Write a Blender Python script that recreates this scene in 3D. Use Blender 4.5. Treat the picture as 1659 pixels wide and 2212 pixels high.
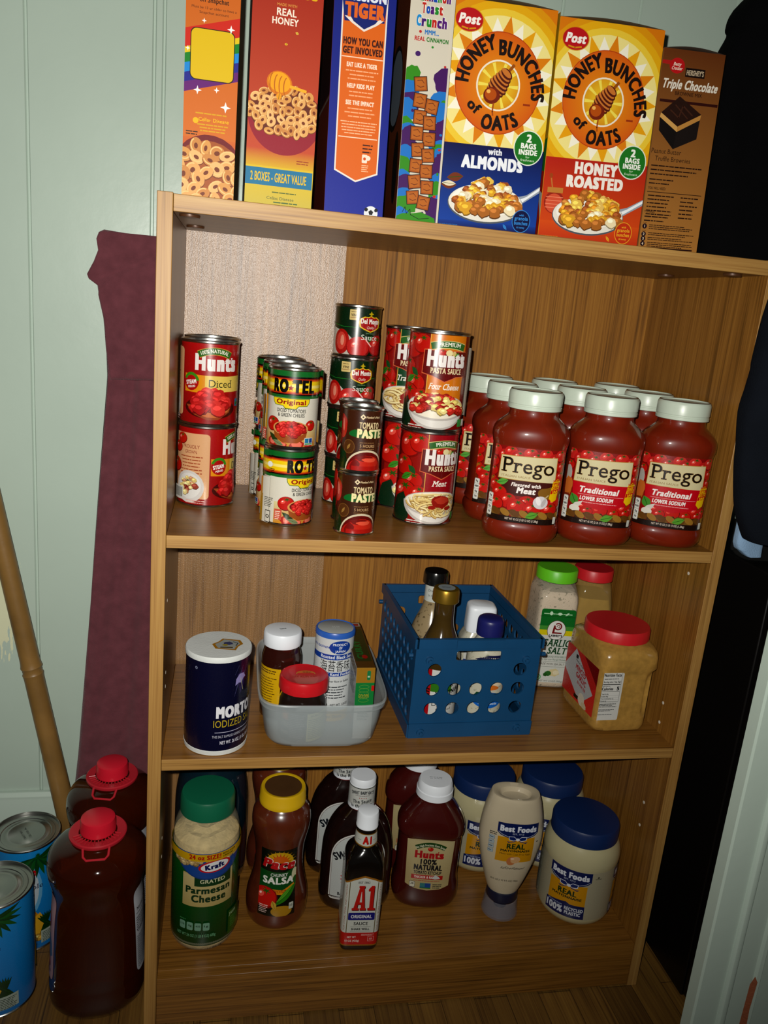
import bpy, math, random
import numpy as np
from mathutils import Vector, Matrix
from mathutils.geometry import tessellate_polygon

for o in list(bpy.data.objects):
    bpy.data.objects.remove(o)
SC = bpy.context.scene
COL = SC.collection
rnd = random.Random(7)
PI = math.pi

# ------------------------------------------------------------------ camera
cam_d = bpy.data.cameras.new('camera')
cam = bpy.data.objects.new('camera', cam_d)
COL.objects.link(cam)
SC.camera = cam
CAM = Vector((0.0616439311, -0.938447706, 1.00755126))
RV = np.array([-0.260486246, -0.0641672134, -0.194859105])
th = np.linalg.norm(RV); k = RV / th
K = np.array([[0, -k[2], k[1]], [k[2], 0, -k[0]], [-k[1], k[0], 0]])
RM = np.eye(3) + math.sin(th) * K + (1 - math.cos(th)) * K @ K
mw = np.eye(4)
mw[:3, 0] = RM[:, 0]; mw[:3, 1] = RM[:, 2]; mw[:3, 2] = -RM[:, 1]; mw[:3, 3] = CAM
cam.matrix_world = Matrix(mw.tolist())
cam_d.sensor_fit = 'VERTICAL'
cam_d.sensor_height = 24.0
cam_d.lens = 1733.876 * 24.0 / 2212.0
cam_d.clip_start = 0.02

# ------------------------------------------------------------------ light and exposure
SC.view_settings.view_transform = 'Standard'
SC.view_settings.look = 'None'
SC.view_settings.exposure = 0.0
SC.view_settings.gamma = 1.0
SC.view_settings.use_curve_mapping = False
world = bpy.data.worlds.new('room_light')
SC.world = world
world.use_nodes = True
world.node_tree.nodes['Background'].inputs[0].default_value = (0.75, 0.9, 0.85, 1)
world.node_tree.nodes['Background'].inputs[1].default_value = 0.018
# the flash lamp of the phone, a hand's breadth above-left of the lens
fl = bpy.data.lights.new('flash_lamp', 'SPOT')
fl.energy = 60.0
fl.color = (1.0, 0.97, 0.9)
fl.shadow_soft_size = 0.005
fl.spot_size = math.radians(124)
fl.spot_blend = 1.0
flo = bpy.data.objects.new('flash_lamp', fl)
COL.objects.link(flo)
flo.location = CAM + Vector((-0.026, 0.0, 0.022))
FL_AIM = Vector((0.10, 0.1, 0.96))
flo.rotation_euler = (FL_AIM - flo.location).to_track_quat('-Z', 'Y').to_euler()

# ------------------------------------------------------------------ sizes of the place
W = 0.72; T = 0.017; D = 0.287
ZT = 1.1018; Z2 = 0.7218; Z3 = 0.4224; Z4 = 0.0798
TT = 0.018; TS = 0.016
YW = 0.317

# ------------------------------------------------------------------ materials
def s2l(c):
    return c / 12.92 if c <= 0.04045 else ((c + 0.055) / 1.055) ** 2.4
def col(h):
    if isinstance(h, (tuple, list)): return tuple(h[:3])
    h = h.lstrip('#')
    return tuple(s2l(int(h[i:i + 2], 16) / 255) for i in (0, 2, 4))

MATS = {}
def mat(name, c='#808080', rough=0.5, metal=0.0, coat=0.0, trans=0.0, alpha=1.0, ior=1.45, bump=None, spec=0.5, vary=0.0, vscale=30, sheen=0.0, flecks=None, rvar=0.0):
    if name in MATS: return MATS[name]
    m = bpy.data.materials.new(name); m.use_nodes = True
    nt = m.node_tree; b = nt.nodes['Principled BSDF']; I = b.inputs
    cc = col(c)
    I['Base Color'].default_value = (*cc, 1); I['Roughness'].default_value = rough
    I['Metallic'].default_value = metal; I['Coat Weight'].default_value = coat; I['Coat Roughness'].default_value = 0.06
    I['Transmission Weight'].default_value = trans; I['Alpha'].default_value = alpha; I['IOR'].default_value = ior
    I['Specular IOR Level'].default_value = spec; I['Sheen Weight'].default_value = sheen
    tc = nt.nodes.new('ShaderNodeTexCoord')
    if vary or flecks or rvar:
        n = nt.nodes.new('ShaderNodeTexNoise'); n.inputs['Scale'].default_value = vscale; n.inputs['Detail'].default_value = 5
        nt.links.new(tc.outputs['Object'], n.inputs['Vector'])
        if rvar:
            mr = nt.nodes.new('ShaderNodeMapRange'); mr.inputs[3].default_value = rough - rvar; mr.inputs[4].default_value = rough + rvar
            nt.links.new(n.outputs['Fac'], mr.inputs[0]); nt.links.new(mr.outputs[0], I['Roughness'])
        if vary or flecks:
            r = nt.nodes.new('ShaderNodeValToRGB')
            if flecks:
                r.color_ramp.elements[0].position = 0.34; r.color_ramp.elements[1].position = 0.42
                r.color_ramp.elements[0].color = (*col(flecks), 1); r.color_ramp.elements[1].color = (*cc, 1)
            else:
                r.color_ramp.elements[0].position = 0.3; r.color_ramp.elements[1].position = 0.7
                r.color_ramp.elements[0].color = tuple(x * (1 - vary) for x in cc) + (1,); r.color_ramp.elements[1].color = tuple(min(1, x * (1 + vary)) for x in cc) + (1,)
            nt.links.new(n.outputs['Fac'], r.inputs['Fac']); nt.links.new(r.outputs['Color'], I['Base Color'])
    if bump:
        n2 = nt.nodes.new('ShaderNodeTexNoise'); n2.inputs['Scale'].default_value = bump[0]; n2.inputs['Detail'].default_value = bump[2] if len(bump) > 2 else 3
        nt.links.new(tc.outputs['Object'], n2.inputs['Vector'])
        bp = nt.nodes.new('ShaderNodeBump'); bp.inputs['Strength'].default_value = bump[1]; bp.inputs['Distance'].default_value = 0.002
        nt.links.new(n2.outputs['Fac'], bp.inputs['Height']); nt.links.new(bp.outputs['Normal'], I['Normal'])
    MATS[name] = m
    return m

def print_mat(name, rough, coat=0.0, spec=0.5, metal=0.0):
    if name in MATS: return MATS[name]
    m = bpy.data.materials.new(name); m.use_nodes = True
    nt = m.node_tree; b = nt.nodes['Principled BSDF']; I = b.inputs
    a = nt.nodes.new('ShaderNodeAttribute'); a.attribute_name = 'Col'
    n = nt.nodes.new('ShaderNodeTexNoise'); n.inputs['Scale'].default_value = 600
    tc = nt.nodes.new('ShaderNodeTexCoord'); nt.links.new(tc.outputs['Object'], n.inputs['Vector'])
    mr = nt.nodes.new('ShaderNodeMapRange'); mr.inputs[3].default_value = rough - .04; mr.inputs[4].default_value = rough + .04
    nt.links.new(n.outputs['Fac'], mr.inputs[0]); nt.links.new(mr.outputs[0], I['Roughness'])
    nt.links.new(a.outputs['Color'], I['Base Color'])
    I['Coat Weight'].default_value = coat; I['Coat Roughness'].default_value = .12; I['Specular IOR Level'].default_value = spec
    I['Metallic'].default_value = metal
    MATS[name] = m
    return m

def wood(name, light, mid, dark, axis='Z', rough=0.42, bump=0.12, spec=0.5, coarse=1.0, bscale=None):
    m = bpy.data.materials.new(name); m.use_nodes = True
    nt = m.node_tree; b = nt.nodes['Principled BSDF']; I = b.inputs
    tc = nt.nodes.new('ShaderNodeTexCoord')
    def mapped(s_across, s_along, off=0):
        mp = nt.nodes.new('ShaderNodeMapping')
        sc = [s_across] * 3; sc['XYZ'.index(axis)] = s_along
        mp.inputs['Scale'].default_value = sc; mp.inputs['Location'].default_value = (off, off * 1.7, off * .6)
        nt.links.new(tc.outputs['Object'], mp.inputs['Vector'])
        return mp
    def noise(mp, scale, detail, dist=0):
        n = nt.nodes.new('ShaderNodeTexNoise'); n.inputs['Scale'].default_value = scale; n.inputs['Detail'].default_value = detail; n.inputs['Distortion'].default_value = dist
        nt.links.new(mp.outputs[0], n.inputs['Vector']); return n
    big = noise(mapped(9 * coarse, .55), 1.0, 2, .4)          # broad figure: contour lines of this make cathedrals
    mul = nt.nodes.new('ShaderNodeMath'); mul.operation = 'MULTIPLY'; mul.inputs[1].default_value = 15
    nt.links.new(big.outputs['Fac'], mul.inputs[0])
    fr = nt.nodes.new('ShaderNodeMath'); fr.operation = 'PINGPONG'; fr.inputs[1].default_value = .5
    nt.links.new(mul.outputs[0], fr.inputs[0])
    pore = noise(mapped(420, 7, 3), 1.0, 3)
    band = noise(mapped(60, 1.2, 5), 1.0, 3)
    def mix(a, bb, f):
        x = nt.nodes.new('ShaderNodeMix'); x.data_type = 'FLOAT'; x.inputs[0].default_value = f
        nt.links.new(a, x.inputs[2]); nt.links.new(bb, x.inputs[3]); return x.outputs[0]
    f1 = mix(fr.outputs[0], band.outputs['Fac'], .62)
    f2 = mix(f1, pore.outputs['Fac'], .58)
    r = nt.nodes.new('ShaderNodeValToRGB')
    e = r.color_ramp.elements
    e[0].position = .30; e[0].color = (*col(dark), 1); e[1].position = .62; e[1].color = (*col(light), 1)
    x = e.new(.43); x.color = (*col(mid), 1)
    nt.links.new(f2, r.inputs['Fac']); nt.links.new(r.outputs['Color'], I['Base Color'])
    I['Roughness'].default_value = rough; I['Specular IOR Level'].default_value = spec
    bp = nt.nodes.new('ShaderNodeBump'); bp.inputs['Strength'].default_value = bump; bp.inputs['Distance'].default_value = .0008
    if bscale:
        pb = nt.nodes.new('ShaderNodeTexNoise'); pb.inputs['Scale'].default_value = bscale; pb.inputs['Detail'].default_value = 2
        nt.links.new(tc.outputs['Object'], pb.inputs['Vector']); nt.links.new(pb.outputs['Fac'], bp.inputs['Height'])
    else:
        nt.links.new(pore.outputs['Fac'], bp.inputs['Height'])
    nt.links.new(bp.outputs['Normal'], I['Normal'])
    MATS[name] = m
    return m

# ------------------------------------------------------------------ mesh builder
def cr(P, kk=4):
    """Catmull-Rom subdivision of a list of tuples"""
    out = []
    n = len(P)
    for i in range(n - 1):
        p0 = P[max(i - 1, 0)]; p1 = P[i]; p2 = P[i + 1]; p3 = P[min(i + 2, n - 1)]
        for j in range(kk):
            t = j / kk
            out.append(tuple(.5 * (2 * b + (c - a) * t + (2 * a - 5 * b + 4 * c - d) * t * t + (3 * b - a - 3 * c + d) * t ** 3) for a, b, c, d in zip(p0, p1, p2, p3)))
    out.append(tuple(P[-1]))
    return out

def sec_pt(t, ax, ay, n):
    c, s = math.cos(t), math.sin(t)
    e = 2.0 / n
    return (ax * math.copysign(abs(c) ** e, c), ay * math.copysign(abs(s) ** e, s))

class MB:
    def __init__(s): s.V = []; s.F = []; s.M = []
    def face(s, idx, m=0): s.F.append(tuple(idx)); s.M.append(m)
    def box(s, x0, x1, y0, y1, z0, z1, m=0):
        b = len(s.V)
        s.V += [(x0, y0, z0), (x1, y0, z0), (x1, y1, z0), (x0, y1, z0), (x0, y0, z1), (x1, y0, z1), (x1, y1, z1), (x0, y1, z1)]
        for f in ((0, 3, 2, 1), (4, 5, 6, 7), (0, 1, 5, 4), (1, 2, 6, 5), (2, 3, 7, 6), (3, 0, 4, 7)): s.face([b + i for i in f], m)
        return s
    def loft(s, secs, n=64, bot=True, top=True, mod=None, m=0):
        """secs: (z, ax[, ay[, exponent[, cx, cy]]])"""
        b0 = len(s.V)
        for q in secs:
            z, ax = q[0], q[1]; ay = q[2] if len(q) > 2 else ax; ex = q[3] if len(q) > 3 else 2.0
            cx = q[4] if len(q) > 4 else 0; cy = q[5] if len(q) > 5 else 0
            for i in range(n):
                t = 2 * PI * i / n
                x, y = sec_pt(t, ax, ay, ex)
                if mod:
                    f = mod(t, z); x *= f; y *= f
                s.V.append((x + cx, y + cy, z))
        for j in range(len(secs) - 1):
            for i in range(n):
                a = b0 + j * n + i; bb = b0 + j * n + (i + 1) % n
                s.face((a, bb, bb + n, a + n), m)
        if bot: s.face([b0 + i for i in range(n)][::-1], m)
        if top: s.face([b0 + (len(secs) - 1) * n + i for i in range(n)], m)
        return s
    def tube(s, pts, r, n=12, m=0, closed=False):
        b0 = len(s.V); P = [Vector(p) for p in pts]; N = len(P)
        rr = r if isinstance(r, (list, tuple)) else [r] * N
        up = Vector((0, 0, 1))
        for i, p in enumerate(P):
            if closed: d = P[(i + 1) % N] - P[i - 1]
            else: d = P[min(i + 1, N - 1)] - P[max(i - 1, 0)]
            d.normalize()
            a = d.cross(up)
            if a.length < 1e-4: a = d.cross(Vector((0, 1, 0)))
            a.normalize(); c = a.cross(d)
            for j in range(n):
                t = 2 * PI * j / n
                s.V.append(tuple(p + rr[i] * (math.cos(t) * a + math.sin(t) * c)))
        for i in range(N if closed else N - 1):
            i2 = (i + 1) % N
            for j in range(n):
                j2 = (j + 1) % n
                s.face((b0 + i * n + j, b0 + i * n + j2, b0 + i2 * n + j2, b0 + i2 * n + j), m)
        if not closed:
            s.face([b0 + j for j in range(n)][::-1], m); s.face([b0 + (N - 1) * n + j for j in range(n)], m)
        return s
    def plate(s, outer, holes, fn, d, m=0):
        """flat plate with holes: outline in 2D, fn(u,v,depth)->xyz, thickness d"""
        loops = [outer] + list(holes)
        tris = tessellate_polygon([[Vector((x, y, 0)) for x, y in L] for L in loops])
        fl = [p for L in loops for p in L]
        b = len(s.V); n = len(fl)
        s.V += [tuple(fn(x, y, 0)) for x, y in fl] + [tuple(fn(x, y, d)) for x, y in fl]
        for t in tris:
            s.face([b + i for i in t], m); s.face([b + n + i for i in reversed(t)], m)
        o = 0
        for L in loops:
            for i in range(len(L)):
                j = (i + 1) % len(L)
                s.face((b + o + i, b + o + j, b + n + o + j, b + n + o + i), m)
            o += len(L)
        return s
    def grid(s, nu, nv, fn, m=0, flip=False):
        b = len(s.V)
        for j in range(nv + 1):
            for i in range(nu + 1): s.V.append(tuple(fn(i / nu, j / nv)))
        for j in range(nv):
            for i in range(nu):
                a = b + j * (nu + 1) + i
                q = (a, a + 1, a + nu + 2, a + nu + 1)
                s.face(q[::-1] if flip else q, m)
        return s
    def build(s, name, mats, parent=None, sharp=38, bevel=0, smooth=True):
        me = bpy.data.meshes.new(name)
        me.from_pydata(s.V, [], s.F)
        if not isinstance(mats, (list, tuple)): mats = [mats]
        for m in mats: me.materials.append(m)
        me.polygons.foreach_set('material_index', s.M)
        me.update()
        import bmesh
        bm = bmesh.new(); bm.from_mesh(me); bmesh.ops.recalc_face_normals(bm, faces=bm.faces); bm.to_mesh(me); bm.free()
        if smooth:
            me.shade_smooth(); me.set_sharp_from_angle(angle=math.radians(sharp))
        o = bpy.data.objects.new(name, me); COL.objects.link(o)
        if parent: o.parent = parent
        if bevel:
            bv = o.modifiers.new('bevel', 'BEVEL'); bv.width = bevel; bv.segments = 2; bv.limit_method = 'ANGLE'
        return o

def tag(o, label=None, cat=None, group=None, kind=None):
    if label: o['label'] = label
    if cat: o['category'] = cat
    if group: o['group'] = group
    if kind: o['kind'] = kind
    return o
def thing(name, label, cat, loc=(0, 0, 0), rz=0, group=None):
    o = bpy.data.objects.new(name, None); COL.objects.link(o)
    o.empty_display_size = .03
    o.location = loc; o.rotation_euler = (0, 0, math.radians(rz))
    return tag(o, label, cat, group)
def dup(root, loc, rz=None, label=None, group=None, drop=()):
    r = root.copy(); COL.objects.link(r); r.location = loc
    if rz is not None: r.rotation_euler = (0, 0, math.radians(rz))
    if label: r['label'] = label
    if group: r['group'] = group
    for ch in [c for c in bpy.data.objects if c.parent == root]:
        if ch.name.split('.')[0] in drop: continue
        c = ch.copy(); COL.objects.link(c); c.parent = r
        for g in [x for x in bpy.data.objects if x.parent == ch]:
            q = g.copy(); COL.objects.link(q); q.parent = c
    return r
def face_cam(x, y):
    """turn so that -Y of the thing looks at the camera"""
    return math.degrees(math.atan2(CAM.x - x, -(CAM.y - y)))
# ------------------------------------------------------------------ printed artwork (coordinates in mm)
GLY = {}
def glyphs(txt, bold, serif):
    key = (txt, bold, serif)
    if key in GLY: return GLY[key]
    c = bpy.data.curves.new('tmp', 'FONT'); c.body = txt; c.resolution_u = 3; c.offset = 0; c.space_character = 1 + max(0, bold) * 2.4
    o = bpy.data.objects.new('tmp', c); COL.objects.link(o)
    me = bpy.data.meshes.new_from_object(o.evaluated_get(bpy.context.evaluated_depsgraph_get()))
    V = [(v.co.x, v.co.y) for v in me.vertices]
    T = []
    cnt = {}
    for p in me.polygons:
        q = list(p.vertices)
        for i in range(1, len(q) - 1): T.append((V[q[0]], V[q[i]], V[q[i + 1]]))
        for i in range(len(q)):
            e = tuple(sorted((q[i], q[(i + 1) % len(q)]))); cnt[e] = cnt.get(e, 0) + 1
    if serif:
        hs = .05
        for (a, b), n in cnt.items():
            if n != 1: continue
            (x0, y0), (x1, y1) = V[a], V[b]
            ln = abs(x1 - x0)
            if abs(y1 - y0) < .004 and .045 < ln < .26:
                lvl = [0 - bold, .682 + bold, .449 + bold, .70 + bold, .5 + bold]
                y = (y0 + y1) / 2
                k2 = None
                if abs(y - lvl[0]) < .03: k2 = 1
                elif any(abs(y - z) < .035 for z in lvl[1:]): k2 = -1
                if k2 is None: continue
                cx = (x0 + x1) / 2; w = ln / 2 + .075
                ya, yb = (y, y + hs) if k2 > 0 else (y - hs, y)
                T.append(((cx - w, ya), (cx + w, ya), (cx + w, yb))); T.append(((cx - w, ya), (cx + w, yb), (cx - w, yb)))
    bpy.data.objects.remove(o); bpy.data.curves.remove(c); bpy.data.meshes.remove(me)
    if bold > .015:                                                  # heavier weights: the same letter laid down again, a hair to each side
        d = min(bold * .95, .08)
        GLY[key] = [[tuple((x + e * d, y + g * d * .55) for x, y in t) for t in T] for e, g in ((-1, -1), (1, -1), (-1, 1), (1, 1)) + (((0, -1), (0, 1)) if d > .042 else ())]
    else: GLY[key] = [T]
    return GLY[key]

def eint(n): return range(n)
class Lab:
    """a printed label: flat shapes laid one over the other, in mm"""
    def __init__(s, x0, x1, y0, y1, bg=None):
        s.b = (x0, x1, y0, y1); s.I = []
        if bg: s.rect(x0, y0, x1, y1, bg)
    def tris(s, T, c): s.I.append((T, c)); return s
    def poly(s, P, c):
        t = tessellate_polygon([[Vector((x, y, 0)) for x, y in P]])
        s.I.append(([(P[a], P[b], P[d]) for a, b, d in t], c)); return s
    def rect(s, x0, y0, x1, y1, c): s.I.append(([((x0, y0), (x1, y0), (x1, y1)), ((x0, y0), (x1, y1), (x0, y1))], c)); return s
    def rrect(s, x0, y0, x1, y1, r, c):
        P = []
        for cx, cy, a in ((x1 - r, y1 - r, 0), (x0 + r, y1 - r, 90), (x0 + r, y0 + r, 180), (x1 - r, y0 + r, 270)):
            for i in range(6):
                t = math.radians(a + 18 * i); P.append((cx + r * math.cos(t), cy + r * math.sin(t)))
        return s.poly(P, c)
    def ell(s, cx, cy, rx, ry, c, rot=0, n=22, a0=0, a1=360):
        full = a1 - a0 >= 360
        P = []
        R = math.radians(rot)
        for i in range(n if full else n + 1):
            t = math.radians(a0 + (a1 - a0) * i / n)
            x, y = rx * math.cos(t), ry * math.sin(t)
            P.append((cx + x * math.cos(R) - y * math.sin(R), cy + x * math.sin(R) + y * math.cos(R)))
        T = [((cx, cy), P[i], P[(i + 1) % len(P)]) for i in range(len(P) if full else len(P) - 1)]
        s.I.append((T, c)); return s
    def ring(s, cx, cy, rx, ry, w, c, n=26, a0=0, a1=360, rot=0):
        T = []
        R = math.radians(rot)
        def pt(t, d):
            x, y = (rx + d) * math.cos(t), (ry + d) * math.sin(t)
            return (cx + x * math.cos(R) - y * math.sin(R), cy + x * math.sin(R) + y * math.cos(R))
        for i in range(n):
            t0 = math.radians(a0 + (a1 - a0) * i / n); t1 = math.radians(a0 + (a1 - a0) * (i + 1) / n)
            a, b, d, e = pt(t0, 0), pt(t1, 0), pt(t1, -w), pt(t0, -w)
            T += [(a, b, d), (a, d, e)]
        s.I.append((T, c)); return s
    def star(s, cx, cy, r1, r2, n, c, rot=90):
        P = []
        for i in range(2 * n):
            r = r1 if i % 2 == 0 else r2
            t = math.radians(rot + 180 * i / n); P.append((cx + r * math.cos(t), cy + r * math.sin(t)))
        s.I.append(([((cx, cy), P[i], P[(i + 1) % (2 * n)]) for i in range(2 * n)], c)); return s
    def line(s, P, w, c):
        T = []
        for (x0, y0), (x1, y1) in zip(P[:-1], P[1:]):
            l = math.hypot(x1 - x0, y1 - y0) or 1; nx, ny = -(y1 - y0) / l * w / 2, (x1 - x0) / l * w / 2
            ex, ey = (x1 - x0) / l * w * .2, (y1 - y0) / l * w * .2
            a, b, d, e = (x0 + nx - ex, y0 + ny - ey), (x0 - nx - ex, y0 - ny - ey), (x1 - nx + ex, y1 - ny + ey), (x1 + nx + ex, y1 + ny + ey)
            T += [(a, b, d), (a, d, e)]
        s.I.append((T, c)); return s
    def text(s, txt, cx, cy, h, c, w=None, bold=.02, shear=0, al='C', rot=0, arc=None, serif=False, out=None, sq=1.0):
        """baseline at cy, cap height h, fitted to width w; arc = radius of the circle the baseline follows (negative: hanging below)"""
        G = glyphs(txt, bold, serif)
        T = G[len(G) // 2]
        xs = [p[0] for q in G for t in q for p in t]
        if not xs: return s
        x0, x1 = min(xs), max(xs); ky = h / .682; kx = w / (x1 - x0) if w else ky * sq
        off = {'C': (x0 + x1) / 2, 'L': x0, 'R': x1}[al]
        R = math.radians(rot)
        def f(p):
            x = (p[0] - off) * kx; y = p[1] * ky; x += shear * y
            if arc:
                if arc > 0: a = x / arc; x, y = (arc + y) * math.sin(a), (arc + y) * math.cos(a) - arc
                else: a = x / -arc; r = -arc - y; x, y = r * math.sin(a), -r * math.cos(a) - arc
            return (cx + x * math.cos(R) - y * math.sin(R), cy + x * math.sin(R) + y * math.cos(R))
        if out:
            for i in range(8):
                dx, dy = out[1] * math.cos(i * PI / 4), out[1] * math.sin(i * PI / 4)
                s.I.append(([tuple((f(p)[0] + dx, f(p)[1] + dy) for p in t) for t in T], out[0]))
        for q in G: s.I.append(([tuple(f(p) for p in t) for t in q], c))
        return s
    def fine(s, x0, x1, y, h, n, c, lead=1.7, cen=False, seed=1):
        """rows of print too small to read in the photograph"""
        r = random.Random(seed)
        for i in range(n):
            yy = y - i * h * lead
            e = x1 - r.random() * (x1 - x0) * .3
            x = x0 + ((x1 - e) / 2 if cen else 0); e = e + ((x1 - e) / 2 if cen else 0)
            T = []
            while x < e:
                w = h * r.uniform(1.2, 5.2)
                xe = min(x + w, e)
                T += [((x, yy), (xe, yy), (xe, yy + h * .72)), ((x, yy), (xe, yy + h * .72), (x, yy + h * .72))]
                x += w + h * .4
            s.I.append((T, c))
        return s
    # ---- little printed pictures
    def blob(s, cx, cy, rx, ry, c, seed=0, n=14, j=.18):
        r = random.Random(seed)
        P = [(cx + rx * (1 + r.uniform(-j, j)) * math.cos(2 * PI * i / n), cy + ry * (1 + r.uniform(-j, j)) * math.sin(2 * PI * i / n)) for i in range(n)]
        s.I.append(([((cx, cy), P[i], P[(i + 1) % n]) for i in range(n)], c)); return s
    def tomato(s, cx, cy, r, calyx=True, c='#c8271a'):
        s.ell(cx, cy, r, r * .86, '#8f140e'); s.ell(cx - r * .04, cy + r * .05, r * .93, r * .78, c)
        s.ell(cx - r * .35, cy + r * .2, r * .3, r * .22, '#e8685a', rot=30, n=10)
        s.ell(cx - r * .4, cy + r * .26, r * .12, r * .08, '#fbe0d8', rot=30, n=8)
        if calyx:
            for a in (20, 75, 140, 200, 265, 330):
                t = math.radians(a + r * 7); x, y = cx + r * .1, cy + r * .5
                s.poly([(x - .09 * r * math.sin(t), y + .06 * r * math.cos(t)), (x + r * .48 * math.cos(t), y + r * .3 * math.sin(t)), (x + .09 * r * math.sin(t), y - .06 * r * math.cos(t))], '#3f6b1f')
        return s
    def leaf(s, cx, cy, l, w, rot, c='#4f9a34'):
        R = math.radians(rot); P = []
        for i in range(9): P.append((l * (i / 8 - .5), w * .5 * math.sin(PI * i / 8)))
        for i in range(1, 8): P.append((l * (.5 - i / 8), -w * .5 * math.sin(PI * i / 8)))
        s.poly([(cx + x * math.cos(R) - y * math.sin(R), cy + x * math.sin(R) + y * math.cos(R)) for x, y in P], c)
        return s.line([(cx - l * .4 * math.cos(R), cy - l * .4 * math.sin(R)), (cx + l * .4 * math.cos(R), cy + l * .4 * math.sin(R))], w * .07, '#2c6a1e')
    def oats(s, x0, x1, y0, y1, r, n, seed, inside=None):
        """toasted cereal rings"""
        q = random.Random(seed); pts = []
        for i in range(n * 12):
            p = (q.uniform(x0, x1), q.uniform(y0, y1))
            if inside and not inside(*p): continue
            if all(math.hypot(p[0] - a, p[1] - b) > r * 1.15 for a, b in pts): pts.append(p)
            if len(pts) >= n: break
        pts.sort(key=lambda p: -p[1])
        for x, y in pts:
            a = q.uniform(0, 180); e = q.uniform(.62, .95); b = q.choice(['#d9a766', '#e0b377', '#cf985a', '#e6bf88'])
            s.ell(x, y - r * .1, r * 1.04, r * e * 1.06, '#8d5222', rot=a, n=16)
            s.ell(x, y, r, r * e, b, rot=a, n=16)
            s.ring(x - r * .05, y + r * .08, r * .84, r * e * .84, r * .16, '#ecca92', rot=a, n=14, a0=20, a1=190)
            s.ell(x, y, r * .36, r * e * .32, '#8a4a1c', rot=a, n=10)
        return s
    def chunks(s, cx, cy, rx, ry, n, sz, cols, seed, up=True):
        """heap of pieces"""
        q = random.Random(seed); L = []
        for i in range(n):
            a = q.uniform(0, 2 * PI); d = math.sqrt(q.random())
            L.append((cx + rx * d * math.cos(a), cy + ry * d * abs(math.sin(a)) if up else cy + ry * d * math.sin(a)))
        L.sort(key=lambda p: -p[1])
        for i, (x, y) in enumerate(L):
            c = q.choice(cols); z = sz * q.uniform(.7, 1.15)
            s.blob(x, y - z * .12, z * 1.06, z * .9, tuple(v * .42 for v in col(c)), seed * 77 + i)
            s.blob(x, y, z, z * .82, c, seed * 77 + i)
            s.blob(x - z * .2, y + z * .25, z * .5, z * .3, tuple(min(1, v * 1.45 + .03) for v in col(c)), seed * 31 + i)
        return s
    def noodles(s, cx, cy, rx, ry, n, w, seed, c=('#ecd9a0', '#dcc283', '#f3e6b8')):
        q = random.Random(seed)
        for i in range(n):
            a = q.uniform(0, 2 * PI); d = math.sqrt(q.random()) * .75
            x, y = cx + rx * d * math.cos(a), cy + ry * d * math.sin(a)
            R = q.uniform(.22, .5) * rx; st = q.uniform(0, 6.3); sw = q.uniform(1.8, 4)
            P = [(x + R * math.cos(st + sw * k2 / 9), y + R * .55 * math.sin(st + sw * k2 / 9)) for k2 in range(10)]
            P = [p for p in P if ((p[0] - cx) / rx) ** 2 + ((p[1] - cy) / ry) ** 2 < 1.05]
            if len(P) < 3: continue
            s.line([(a2, b2 - w * .25) for a2, b2 in P], w * 1.25, '#9a7233'); s.line(P, w, q.choice(c))
        return s

class PlaneMap:
    """flat face: origin is where label (0,0) lies"""
    def __init__(s, o, ux=(1, 0, 0), uy=(0, 0, 1)):
        s.o = np.array(o, float); s.ux = np.array(ux, float); s.uy = np.array(uy, float); s.n = np.cross(s.ux, s.uy)
    def grid(s, b):
        us = np.array([b[0], b[1]]); vs = np.array([b[2], b[3]])
        P = np.array([[s.o + u * .001 * s.ux + v * .001 * s.uy for v in vs] for u in us])
        return us, vs, P, np.broadcast_to(s.n, P.shape)
class WrapMap:
    """label wrapped round a body of lofted sections; u is arc length from the front (-Y), turned by ang degrees"""
    def __init__(s, secs, ang=0, su=3.0, sv=None):
        s.S = [tuple(q) + ((q[1],) if len(q) == 2 else ()) for q in secs]; s.ang = ang; s.su = su; s.sv = sv
    def sec(s, z):
        S = s.S
        for a, b in zip(S[:-1], S[1:]):
            if (a[0] <= z <= b[0]) and b[0] > a[0]:
                t = (z - a[0]) / (b[0] - a[0]); g = lambda q, i, d: q[i] if len(q) > i else d
                return tuple(g(a, i, d) + (g(b, i, d) - g(a, i, d)) * t for i, d in ((1, 0), (2, 0), (3, 2.0)))
        q = S[0] if z < S[0][0] else S[-1]
        return (q[1], q[2], q[3] if len(q) > 3 else 2.0)
    def grid(s, b):
        nu = max(2, int(math.ceil((b[1] - b[0]) / s.su))); us = np.linspace(b[0], b[1], nu + 1)
        nv = max(1, int(math.ceil((b[3] - b[2]) / s.sv))) if s.sv else 1
        vs = np.linspace(b[2], b[3], nv + 1)
        P = np.zeros((nu + 1, nv + 1, 3)); N = np.zeros_like(P)
        a0 = -PI / 2 + math.radians(s.ang)
        tt = np.linspace(-PI, PI, 1441) + a0
        for j, v in enumerate(vs):
            ax, ay, ex = s.sec(v * .001)
            e = 2 / ex
            X = ax * np.sign(np.cos(tt)) * np.abs(np.cos(tt)) ** e; Y = ay * np.sign(np.sin(tt)) * np.abs(np.sin(tt)) ** e
            L = np.concatenate([[0], np.cumsum(np.hypot(np.diff(X), np.diff(Y)))]); L -= L[720]
            P[:, j, 0] = np.interp(us * .001, L, X); P[:, j, 1] = np.interp(us * .001, L, Y); P[:, j, 2] = v * .001
        du = np.gradient(P, axis=0)
        dv = np.gradient(P, axis=1) if nv > 0 and len(vs) > 1 else np.broadcast_to(np.array([0, 0, 1.0]), P.shape)
        N = np.cross(du, dv); N /= np.linalg.norm(N, axis=2, keepdims=True)
        return us, vs, P, N

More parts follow.
